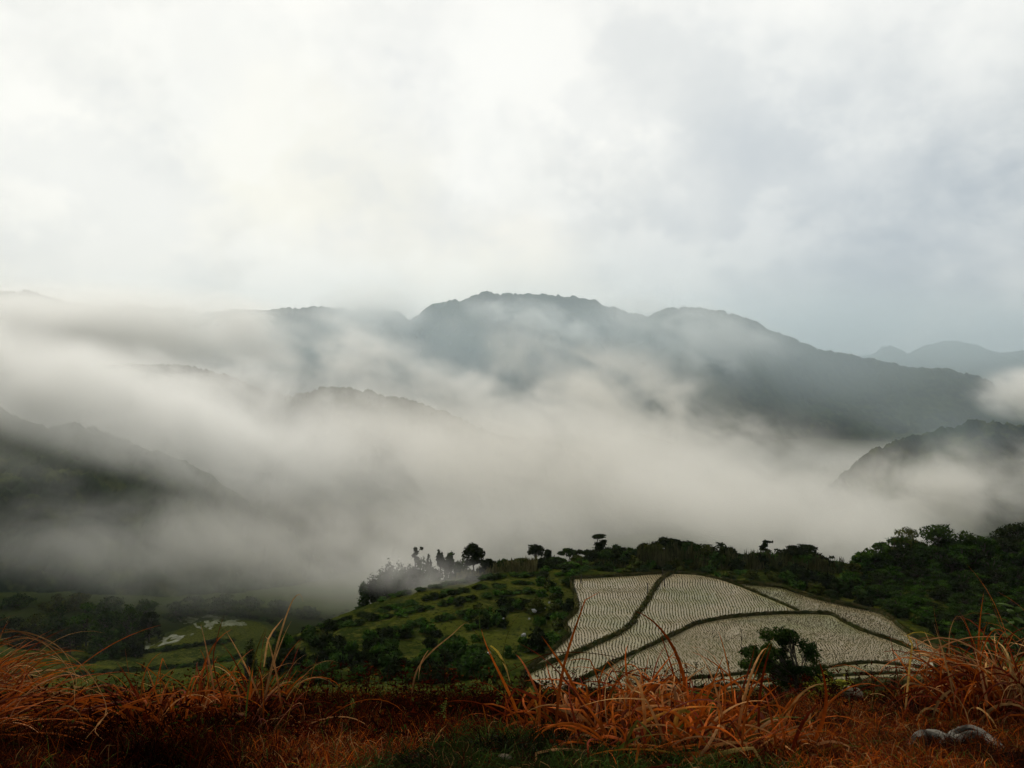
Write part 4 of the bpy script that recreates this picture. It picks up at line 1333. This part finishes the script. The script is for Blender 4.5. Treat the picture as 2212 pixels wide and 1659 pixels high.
for (u, v, lab, n, az, azs, L, sd) in tang:
    CL['tang' if sd == 14 else sd] = clump('grass_clump', u, v, lab, int(n * 0.62), 0.13, az, azs, 0.62, 0.42, 1.6, 1.0, L * 0.95, 0.13, 0.0102, sd, fold=0.40, curl=1.4,
          cols=[ORANGE * 0.7, RUST, BROWN, GREEN], pr=[4, 3.5, 3, 0.8], tips=[ORANGE, TAN, RUST, STRAW, GREEN], tpr=[6, 1.2, 3.2, 0.9, 0.4])
g = Geo(); drawn(g, [(1460, 1640), (1440, 1560), (1430, 1500), (1445, 1470), (1475, 1500), (1480, 1560)], 0.010, ORANGE, TAN, 3.7); hang(CL['tang'], g)
g = Geo(); drawn(g, [(1790, 1620), (1752, 1570), (1750, 1545), (1755, 1530)], 0.012, STRAW, TAN, 3.6); hang(CL['tang'], g)
g = Geo(); drawn(g, [(1600, 1600), (1620, 1560), (1604, 1510), (1608, 1500)], 0.012, STRAW, TAN, 3.7); hang(CL['tang'], g)
g = Geo(); drawn(g, [(1480, 1490), (1540, 1510), (1530, 1560), (1545, 1600)], 0.008, GREEN, GREEN, 3.7); hang(CL['tang'], g)
g = Geo(); drawn(g, [(1150, 1560), (1230, 1600), (1300, 1640)], 0.009, YELLOW, GREEN, 3.6); hang(CL['tang'], g)

# right edge: upright reddish clumps with arching tips
for (u, v, lab, n, az, azs, L, sd, d) in [
        (2015, 1530, 'thin upright clump hiding the right end of the paddies', 34, 1.2, 1.6, 0.50, 21, 4.6),
        (2105, 1540, 'tall reddish clump with arching pale tips near the right edge', 62, 1.6, 1.4, 0.60, 22, 4.5),
        (2170, 1545, 'dense tall rusty clump touching the right edge', 100, 2.2, 1.2, 0.66, 23, 4.3),
        (2270, 1540, 'rusty clump mostly cut off by the right edge', 90, 2.6, 0.9, 0.70, 24, 4.2),
        (2120, 1560, 'shorter dark clump in front of the tall reddish ones', 60, 2.0, 1.5, 0.42, 25, 4.1)]:
    CL['right' if sd == 22 else sd] = clump('grass_clump', u, v, lab, n, 0.13, az, azs, 1.22, 0.22, 2.0, 0.9, L * 0.84, 0.13, 0.0092, sd, fold=0.22, curl=0.8, d=d,
          cols=[RUST * 0.5, BROWN, DKRED], pr=[3, 4, 4], tips=[ORANGE, RUST, TAN, STRAW], tpr=[3, 4, 1.3, 1])
g = Geo(); drawn(g, [(1955, 1540), (1965, 1440), (1970, 1390), (1960, 1372), (1990, 1365), (2020, 1375)], 0.012, STRAW, YELLOW, 4.5); hang(CL['right'], g)
g = Geo(); drawn(g, [(2070, 1560), (2050, 1400), (2060, 1340), (2075, 1332), (2090, 1360)], 0.006, BROWN, TAN, 4.6); hang(CL['right'], g)
g = Geo(); drawn(g, [(2000, 1520), (2010, 1420), (2080, 1380), (2180, 1375)], 0.010, RUST, TAN, 4.4); hang(CL['right'], g)
g = Geo(); drawn(g, [(2110, 1560), (2120, 1420), (2150, 1360), (2200, 1390)], 0.009, RUST, ORANGE, 4.3); hang(CL['right'], g)
g = Geo(); drawn(g, [(1840, 1660), (1800, 1640), (1830, 1560), (1850, 1490)][::-1], 0.005, BROWN, BROWN, 4.4); hang(CL['right'], g)

# short cover: red-brown undergrowth, orange turf, green turf
def region(x, y):
    u = x / y * FD + U0
    z = height(x, y)
    v = VH - z / y * FD
    return u, v


r = np.random.default_rng(77)
N = 64000
y = r.uniform(2.7 ** 0.5, 6.6 ** 0.5, N) ** 2
x = r.uniform(-0.68, 0.68, N) * y * 1.02
u, v = region(x, y)
gn = 60 * fbm(x * 1.8, y * 1.8, 90)
jit = r.normal(0, 1, N)
is_green = (v + gn * 0.7 + jit * 14 > 1618 + np.maximum(np.abs(u + gn - 1230) - 200, 0) * 0.3) | (r.random(N) < 0.06)
is_orange = (((u + gn + jit * 60 > 1690) & (v + jit * 8 > 1535)) | ((u + gn + jit * 70 > 600) & (v + gn * 0.7 + jit * 16 > 1636) & (u < 1000)) | ((u + jit * 40 > 1170) & (u + jit * 40 < 1740) & (v + jit * 10 > 1600) & (v < 1650)))
dark = ~(is_green | is_orange)
g = Geo()
root = np.stack([x, y, height(x, y) - 0.01], -1)
n_ = fbm(x * 7, y * 7, 91)


def sub(mask, L0, L1, w0, w1, c0, p0, c1, p1, el=0.9, drp=1.3, seg=4, curl=1.5):
    m = np.nonzero(mask)[0]
    k = len(m)
    f = np.clip(0.62 + 1.5 * fbm(x[m] * 3.2, y[m] * 3.2, 92), 0.06, 1.5)[:, None]
    blades(g, r, root[m], r.uniform(0, 6.28, k), np.clip(r.normal(el, 0.35, k), 0.1, 1.5), r.uniform(0.2, drp * 1.6, k), r.uniform(L0, L1, k), r.uniform(w0, w1, k),
           pick(r, k, c0, p0, 0.4) * f, pick(r, k, c1, p1, 0.4) * f, seg=seg, curl=curl, fold=0.2)


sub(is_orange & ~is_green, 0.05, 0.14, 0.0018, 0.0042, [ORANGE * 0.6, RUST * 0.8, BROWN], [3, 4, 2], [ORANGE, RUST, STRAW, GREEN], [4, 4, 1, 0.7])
o1 = g
prop(obj('grass', g.mesh('grass', [M_BLADE], True)), 'short orange dry turf at the bottom right', 'grass', kind='stuff')
g = Geo()
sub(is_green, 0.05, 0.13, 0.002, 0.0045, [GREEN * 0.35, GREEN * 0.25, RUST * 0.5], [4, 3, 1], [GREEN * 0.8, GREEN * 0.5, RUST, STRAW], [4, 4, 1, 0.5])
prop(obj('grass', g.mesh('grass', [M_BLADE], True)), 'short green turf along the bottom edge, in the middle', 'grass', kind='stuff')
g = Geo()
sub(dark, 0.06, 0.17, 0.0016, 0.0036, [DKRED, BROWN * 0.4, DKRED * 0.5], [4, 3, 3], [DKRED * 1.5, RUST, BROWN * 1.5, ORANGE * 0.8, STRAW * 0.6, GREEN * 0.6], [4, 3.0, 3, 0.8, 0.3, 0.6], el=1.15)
prop(obj('undergrowth', g.mesh('undergrowth', [M_DARK], True)), 'dark reddish undergrowth of dry stems on the near bank', 'undergrowth', kind='stuff')

# twiggy stems with tiny leaves
r = np.random.default_rng(78)
g = Geo()
n = 1500
y = r.uniform(3.3, 6.8, n); x = r.uniform(-0.68, 0.68, n) * y
u, v = region(x, y)
ok = ~((v > 1590) & (u > 900)) & ~((u > 1180) & (u < 1750) & (v > 1540)) & ~((u > 1700) & (v > 1560))
x, y = x[ok], y[ok]; n = len(x)
root = np.stack([x, y, height(x, y) - 0.02], -1)
H = r.uniform(0.10, 0.26, n) * (1 + 0.35 * (y > 5))
a = r.uniform(0, 6.28, n)
blades(g, r, root, a, np.clip(r.normal(1.3, 0.2, n), 0.5, 1.55), r.uniform(0, 0.8, n), H, 0.0035, pick(r, n, [DKRED, BROWN * 0.5], [1, 1]), pick(r, n, [DKRED, RUST * 0.6, BROWN], [3, 1, 2]), seg=5, curl=0.8)
for q in range(7):
    t = r.uniform(0.35, 1.0, n)
    p = root + np.stack([np.cos(a) * 0.12 * H * t * t, np.sin(a) * 0.12 * H * t * t, H * t * 0.92], -1)
    blades(g, r, p, r.uniform(0, 6.28, n), r.uniform(-0.1, 1.0, n), r.uniform(0, 0.8, n), r.uniform(0.018, 0.045, n), r.uniform(0.006, 0.013, n),
           pick(r, n, [DKRED, BROWN * 0.5, RUST * 0.5], [4, 3, 1.0]), pick(r, n, [DKRED, RUST * 0.6, ORANGE * 0.7, GREEN * 0.5], [5, 2, 0.25, 0.8]), seg=3)
prop(obj('undergrowth', g.mesh('undergrowth', [M_DARK], True)), 'twiggy dark red stems with tiny leaves along the brow of the bank', 'undergrowth', kind='stuff')

# thin dark weeds standing on the brow
for i, (u, vt, d, lab) in enumerate([(1602, 1358, 6.2, 'tallest thin red weed stalk, left of the lone tree'), (878, 1430, 5.6, 'dark weed just left of the kinked reed'), (930, 1440, 5.8, 'dark weed below the kinked reed, left one'),
                                     (960, 1420, 5.7, 'dark weed inside the arch of the kinked reed'), (1180, 1440, 6.0, 'dark weed in front of the left tip of the paddies'), (1245, 1430, 6.0, 'leafy dark weed before the lower bank of the left paddy'),
                                     (1315, 1425, 6.1, 'dark red weed before the long curved bank'), (1470, 1440, 6.0, 'short dark weed on the brow left of the thin stalk'), (1500, 1430, 6.3, 'leafless weed between the tangle and the lone tree'),
                                     (1560, 1440, 6.0, 'bushy dark weed just left of the lone tree'), (1225, 1445, 5.8, 'small twiggy weed between two taller ones before the paddies'), (790, 1452, 5.6, 'twisted pale weed on the brow before the dark thicket'),
                                     (1930, 1440, 5.4, 'dark weed before the two low banks'), (1890, 1455, 5.3, 'low weed right of the pale boulder')]):
    r = np.random.default_rng(900 + i)
    x = ray(u, vt).x * d; zb = hz(x, d)
    H = max(ray(u, vt).z * d - zb, 0.15)
    sg, lg = Geo(), Geo()
    ln = r.normal(0, 0.06) * H
    tube(sg, [(ln * t * t, 0, H * t) for t in np.linspace(0, 1, 7)], 0.0035, 0.0012, 5, C=DKRED * 1.2)
    k = int(10 + 26 * H)
    if i == 0: k = 8
    t = r.uniform(0.35, 1, k)
    a = r.uniform(0, 6.28, k)
    P0 = np.stack([ln * t * t, 0 * t, H * t], -1)
    blades(lg, r, P0, a, r.uniform(0.3, 1.2, k), r.uniform(0, 0.6, k), r.uniform(0.02, 0.06, k), 0.007, pick(r, k, [DKRED, GREEN * 0.3], [2, 1]), pick(r, k, [DKRED * 1.6, GREEN * 0.4, RUST], [3, 2, 1]), seg=4)
    e = empty('weed', (x, d, zb))
    obj('stem', sg.mesh('stem', [M_BLADE], True), e)
    obj('leaves', lg.mesh('leaves', [M_BLADE], True), e)
    prop(e, lab, 'weed')

# ferns
for i, (u, vt, hpx, d, az, lab) in enumerate([(947, 1512, 70, 4.4, 0.3, 'tallest upright green fern frond in the dark red undergrowth'), (958, 1545, 58, 4.3, 1.3, 'green fern frond leaning right beside the tallest one'),
                                              (922, 1556, 44, 4.2, 2.0, 'small fern frond left of the tallest one'), (1078, 1492, 42, 4.9, 0.9, 'pale fern tip leaning right on the brow before the tangle'),
                                              (762, 1508, 40, 4.8, 1.6, 'small pale fern alone further left in the undergrowth'), (1060, 1466, 30, 5.3, 1.9, 'tiny yellowish fern highest on the brow')]):
    r = np.random.default_rng(950 + i)
    x = ray(u, vt).x * d; zt = ray(u, vt).z * d
    H = hpx / FD * d
    zb = zt - H
    g = Geo()
    lean = 0.25 * math.cos(az)
    t = np.linspace(0, 1, 15)
    P = np.stack([lean * H * t ** 2, -0.10 * H * t ** 2, H * t], -1)
    drop = min(0.0, hz(x, d) - zb)
    tube(g, np.vstack([[[0, 0, drop]], P]), 0.0022, 0.0008, 4, C=GREEN * 0.8)
    for s in (-1, 1):
        k = len(t) - 1
        Lf = H * 0.17 * np.sin(np.linspace(0.7, 3.0, k))
        blades(g, r, P[1:], np.full(k, 0.0 if s > 0 else math.pi), 0.35, 0.5, Lf + 0.004, 0.008, GREEN * 0.9, np.array([0.22, 0.26, 0.05]), seg=4, curl=0.1)
    prop(obj('fern', g.mesh('fern', [M_BLADE], True), loc=(x, d, zb)), lab, 'fern')

# weathered driftwood on the turf at the lower right
M_WOOD = material('weathered_wood', (0.25, 0.23, 0.2), 0.9, 0.0, two_tone((0.045, 0.040, 0.032), (0.15, 0.135, 0.11), 16, 7, bump=1.0, bscale=60))


def gnarl(pts, rad, seed, flat=0.6):
    P = resample([tuple(p) for p in pts], 0.008)
    n = len(P); m = 18
    T = np.gradient(P, axis=0); T /= np.linalg.norm(T, axis=1)[:, None]
    A = np.cross(T, [0, 0, 1.0]); A /= np.linalg.norm(A, axis=1)[:, None]
    B = np.cross(A, T)
    t = np.linspace(0, 1, n)
    R = np.interp(t, np.linspace(0, 1, len(rad)), rad)
    a = np.linspace(0, 2 * math.pi, m, endpoint=False)
    tt, aa = np.meshgrid(t, a, indexing='ij')
    k = 0.9 + 0.55 * fbm(tt * 6, np.cos(aa) * 1.5 + aa * 0 + np.sin(aa) * 0.7, seed) + 0.5 * np.sin(aa * 5 + tt * 9) * fbm(tt * 12, aa * 0 + 2, seed + 1)
    V = P[:, None] + (R[:, None] * k)[..., None] * (np.cos(aa)[..., None] * A[:, None] + flat * np.sin(aa)[..., None] * B[:, None])
    i = np.arange(n * m).reshape(n, m); j = np.roll(i, -1, 1)
    Q = np.stack([i[:-1], j[:-1], j[1:], i[1:]], -1).reshape(-1, 4)
    return V.reshape(-1, 3), Q


def lg_pt(u, v, up):
    p = at_shelf(u, v)
    return (p.x, p.y, p.z + up)


g = Geo()
for pts, rad, sd in [([(1960, 1612, 0.01), (1985, 1606, 0.035), (2020, 1604, 0.035), (2060, 1606, 0.022), (2100, 1602, 0.035), (2135, 1608, 0.025), (2175, 1622, 0.0)], [0.010, 0.032, 0.034, 0.018, 0.028, 0.027, 0.008], 3),
                     ([(2030, 1612, 0.01), (2062, 1600, 0.042), (2092, 1592, 0.050), (2125, 1600, 0.040), (2150, 1608, 0.01)], [0.010, 0.018, 0.014, 0.018, 0.008], 4)]:
    V, Q = gnarl([lg_pt(p[0], p[1], p[2] - 0.002) for p in pts], rad, sd)
    g.add(V, Q)
prop(obj('driftwood', g.mesh('driftwood', [M_WOOD], True)), 'twisted grey piece of dead wood lying on the orange turf at the lower right', 'dead wood')

M_BOULDER = material('tan_rock', (0.3, 0.26, 0.2), 0.9, 0.0, two_tone((0.07, 0.055, 0.035), (0.20, 0.165, 0.115), 9, 5, bump=0.6, bscale=40))
p = at(1838, 1520, 5.3)
o = obj('rock', rock_mesh(np.random.default_rng(5), 0.085, 0.07, 0.06, M_BOULDER, 16), loc=(p.x, p.y, hz(p.x, p.y) + 0.05))
prop(o, 'tan boulder half hidden in dry grass to the right of the lone tree', 'rock')
p = at_shelf(1090, 1648)
o = obj('rock', rock_mesh(np.random.default_rng(8), 0.028, 0.015, 0.012, M_BOULDER, 10), loc=(p.x, p.y, p.z + 0.02))
prop(o, 'small flat stone in the green turf at the bottom edge', 'rock')

# yellow-green shrub beside the lone tree, leafy plant at the right edge
r = np.random.default_rng(60)
tm, cm = tree_meshes('bush', 0.42, 0.22, 61, n_leaf=420, size=0.030, mat=M_LEAF5)
px_, d_ = 1788, 6.4
x = ray(px_, 1500).x * d_
e = empty('shrub', (x, d_, hz(x, d_) - 0.05))
obj('stem', tm, e); obj('foliage', cm, e)
prop(e, 'yellow-green small-leaved shrub at the foot of the lone tree', 'shrub')
for i, (u, vt, n, lab) in enumerate([(2190, 1312, 12, 'broad-leaved green plant reaching up at the right edge'), (2150, 1335, 8, 'lower stem of broad pale green leaves left of the edge plant')]):
    d_ = 5.6
    x = ray(u, vt).x * d_; zb = hz(x, d_); H = ray(u, vt).z * d_ - zb
    sg, lgx = Geo(), Geo()
    tube(sg, [(0.02 * math.sin(3 * t), 0, H * t) for t in np.linspace(0, 1, 8)], 0.006, 0.002, 6, C=GREEN * 0.7)
    rr = np.random.default_rng(70 + i)
    t = np.linspace(0.62, 1.0, n)
    blades(lgx, rr, np.stack([0 * t, 0 * t, H * t], -1), rr.uniform(0, 6.28, n), rr.uniform(0.0, 0.7, n), 0.7, rr.uniform(0.08, 0.14, n), 0.045, GREEN * 0.5, GREEN * 0.8 + 0.02, seg=8, curl=0.1)
    e = empty('leafy_plant', (x, d_, zb))
    obj('stem', sg.mesh('stem', [M_BLADE], True), e)
    obj('leaves', lgx.mesh('leaves', [M_BLADE], True), e)
    prop(e, lab, 'plant')
# dried leaf standing upright
g = Geo()
p = at_shelf(737, 1612)
blades(g, r, np.array([[0, 0, 0.0]]), 1.3, 1.5, 0.25, 0.10, 0.022, RUST, ORANGE * 0.8 + 0.05, seg=8)
prop(obj('dry_leaf', g.mesh('dry_leaf', [M_BLADE], True), loc=(p.x, p.y, p.z + 0.01)), 'single upright brown dry leaf in the dark undergrowth', 'leaf')
# ------------------------------------------------------------------ haze and mist
def haze_box():
    x0, x1, y0, y1, z0, z1 = -3500, 3500, -60, 3700, -215, 330
    V = [(x, y, z) for x in (x0, x1) for y in (y0, y1) for z in (z0, z1)]
    F = np.array([(0, 1, 3, 2), (4, 6, 7, 5), (0, 4, 5, 1), (2, 3, 7, 6), (0, 2, 6, 4), (1, 5, 7, 3)])
    m = bpy.data.materials.new('haze')
    m.use_nodes = True
    t = NT(m.node_tree)
    t.n.clear()
    out = t.new('ShaderNodeOutputMaterial')
    pv = t.new('ShaderNodeVolumePrincipled')
    pv.inputs['Color'].default_value = HAZE_COL
    pv.inputs['Density'].default_value = HAZE_DENS
    pv.inputs['Anisotropy'].default_value = 0.355
    t.l.new(pv.outputs[0], out.inputs['Volume'])
    return prop(obj('haze', mesh_data('haze', np.array(V, float), F, [m])), 'thin bluish haze over the whole valley', 'haze', kind='stuff')


HAZE_DENS, HAZE_COL = 0.00005, (0.86, 0.93, 0.96, 1)
haze_box()

_ico = None


def mist(u, v, d, rx, ry, rz, dens, label, rot=(0, 0, 0), scale=70, lo=0.38, hi=0.62, col=(0.86, 0.84, 0.79, 1), floor=0.0, soft=0.9, steps=26, zs=1.0, streak=-18):
    global _ico
    if _ico is None:
        bpy.ops.mesh.primitive_ico_sphere_add(subdivisions=3, radius=1.0)
        tmp = bpy.context.object
        _ico = tmp.data
        bpy.data.objects.remove(tmp)
    me = _ico.copy()
    m = bpy.data.materials.new('mist')
    m.use_nodes = True
    t = NT(m.node_tree)
    t.n.clear()
    out = t.new('ShaderNodeOutputMaterial')
    pv = t.new('ShaderNodeVolumePrincipled')
    pv.inputs['Color'].default_value = col
    pv.inputs['Anisotropy'].default_value = 0.35
    oc = t.new('ShaderNodeTexCoord').outputs['Object']
    r = t.vmath('LENGTH', oc)
    p = t.new('ShaderNodeNewGeometry').outputs['Position']
    rt = t.new('ShaderNodeVectorRotate', rotation_type='Y_AXIS')
    t.l.new(p, rt.inputs['Vector'])
    rt.inputs['Angle'].default_value = math.radians(streak)
    ps = t.vmath('MULTIPLY', rt.outputs[0], (0.9 / scale, 1.0 / scale, 1.35 * zs / scale))
    nz = t.noise(ps, 1.5, 6.0, 0.64, 0.35)
    fall = t.smooth(r, 1.0, 1.0 - soft)
    body = t.smooth(nz, lo, hi, floor, 1.0)
    dn = t.math('MULTIPLY', t.math('MULTIPLY', fall, body), dens)
    t.l.new(dn, pv.inputs['Density'])
    t.l.new(pv.outputs[0], out.inputs['Volume'])
    m.cycles.volume_step_rate = 10.0 / steps
    me.materials.append(m)
    o = obj('mist', me, loc=at(u, v, d))
    o.scale = (rx, ry, rz)
    o.rotation_euler = [math.radians(a) for a in rot]
    return prop(o, label, 'mist', kind='stuff', group='banks of mist lying in the valley')


WARM = (0.975, 0.96, 0.915, 1)
GREY = (0.988, 0.988, 0.965, 1)
BLUE = (0.76, 0.88, 0.94, 1)
mist(520, 960, 500, 330, 60, 44, 0.050, 'broad pale mist bank across the valley in front of the nearer ridge', rot=(0, 8, 0), scale=90, lo=0.38, hi=0.62, floor=0.2, col=GREY)
mist(1250, 1020, 380, 180, 90, 42, 0.038, 'thick pinkish mist rising behind the terraced spur', rot=(0, 10, 0), scale=70, lo=0.36, hi=0.62, floor=0.30, col=WARM)
mist(1700, 1120, 270, 90, 60, 23, 0.036, 'mist tongue in front of the right hill foot', rot=(0, 14, 0), scale=50, lo=0.38, hi=0.62, floor=0.25, col=WARM)
mist(1000, 1190, 260, 85, 60, 24, 0.026, 'brownish mist hanging in the valley left of the spur', scale=50, lo=0.36, hi=0.62, floor=0.3, col=WARM)
mist(60, 735, 950, 380, 150, 76, 0.045, 'bright mist filling the upper left valley', rot=(0, -2, 0), scale=170, lo=0.36, hi=0.62, floor=0.3, col=GREY)
mist(330, 825, 560, 260, 45, 34, 0.060, 'torn mist hiding much of the nearer ridge at the left', rot=(0, 6, 0), scale=75, lo=0.43, hi=0.60, floor=0.14, col=GREY)
mist(850, 800, 900, 360, 120, 52, 0.038, 'slanting mist veil in front of the main mountain', rot=(0, 16, 0), scale=120, lo=0.44, hi=0.64, col=GREY)
mist(800, 675, 1350, 120, 120, 62, 0.030, 'mist spilling over the saddle of the main mountain', scale=130, lo=0.40, hi=0.62, col=GREY, floor=0.2)
mist(0, 665, 1350, 420, 100, 62, 0.014, 'pale mist over the low crest on the left', scale=150, lo=0.38, hi=0.62, col=GREY, floor=0.35)
mist(1500, 715, 1250, 210, 100, 60, 0.020, 'thin mist patch on the rounded shoulder', rot=(0, 12, 0), scale=120, lo=0.40, hi=0.64, col=GREY, floor=0.1)
mist(1180, 700, 1250, 170, 80, 44, 0.030, 'small torn cloud drifting across the highest crest', rot=(0, 14, 0), scale=70, lo=0.46, hi=0.64, col=GREY)
mist(1400, 890, 700, 240, 120, 64, 0.026, 'mist streaming up the foot of the main mountain', rot=(0, 18, 0), scale=95, lo=0.44, hi=0.64, col=WARM)
mist(2240, 850, 800, 75, 60, 34, 0.080, 'white mist puff at the right edge', scale=55, lo=0.38, hi=0.58, col=GREY, floor=0.1)
mist(1990, 1065, 330, 100, 40, 27, 0.055, 'thin mist in front of the right wooded hill', rot=(0, -6, 0), scale=40, lo=0.40, hi=0.62, col=WARM, floor=0.08)
mist(150, 1160, 300, 110, 45, 20, 0.015, 'thin mist drifting over the dark left slope', scale=55, lo=0.42, hi=0.64, col=WARM, floor=0.05)
mist(500, 1180, 290, 95, 50, 28, 0.030, 'grey mist in the valley head left of centre', scale=50, lo=0.38, hi=0.62, col=WARM, floor=0.15)
mist(240, 880, 340, 190, 34, 30, 0.12, 'pale mist lapping the top of the dark left slope', rot=(0, 17, 0), scale=60, lo=0.38, hi=0.64, col=GREY, floor=0.25)
mist(150, 1010, 335, 120, 30, 26, 0.006, 'thin grey mist through the middle of the dark left slope', rot=(0, 12, 0), scale=55, lo=0.42, hi=0.64, col=GREY, floor=0.1)
mist(895, 1242, 125.5, 17, 5.0, 5.0, 0.17, 'wisp of mist curling round the trees at the left end of the spur', rot=(0, 8, 0), scale=16, lo=0.36, hi=0.62, col=WARM, floor=0.25)
mist(1200, 760, 1150, 1200, 330, 190, 0.0030, 'broad thin blue veil in front of the mountains', scale=400, lo=0.2, hi=0.7, col=BLUE, floor=0.6)
mist(1800, 1000, 620, 170, 60, 24, 0.020, 'grey mist pooled between the right wooded hill and the main mountain', scale=80, lo=0.36, hi=0.62, col=GREY, floor=0.35)
mist(1900, 740, 2150, 1300, 350, 190, 0.0034, 'pale blue veil in front of the farthest hills', scale=400, lo=0.2, hi=0.7, col=BLUE, floor=0.6)
mist(480, 745, 1000, 120, 80, 30, 0.030, 'drifting puff of mist in front of the left crest', rot=(0, 10, 0), scale=90, lo=0.42, hi=0.60, col=GREY)
mist(400, 676, 1380, 75, 60, 28, 0.022, 'low cloud resting on the left crest', scale=70, lo=0.36, hi=0.60, col=GREY, floor=0.2)
mist(1480, 760, 1150, 140, 70, 42, 0.022, 'torn wisp crossing the face of the rounded shoulder', rot=(0, 22, 0), scale=80, lo=0.46, hi=0.62, col=GREY)
mist(2080, 930, 385, 75, 25, 24, 0.010, 'faint veil in front of the top of the right wooded hill', scale=50, lo=0.36, hi=0.62, col=BLUE, floor=0.5)
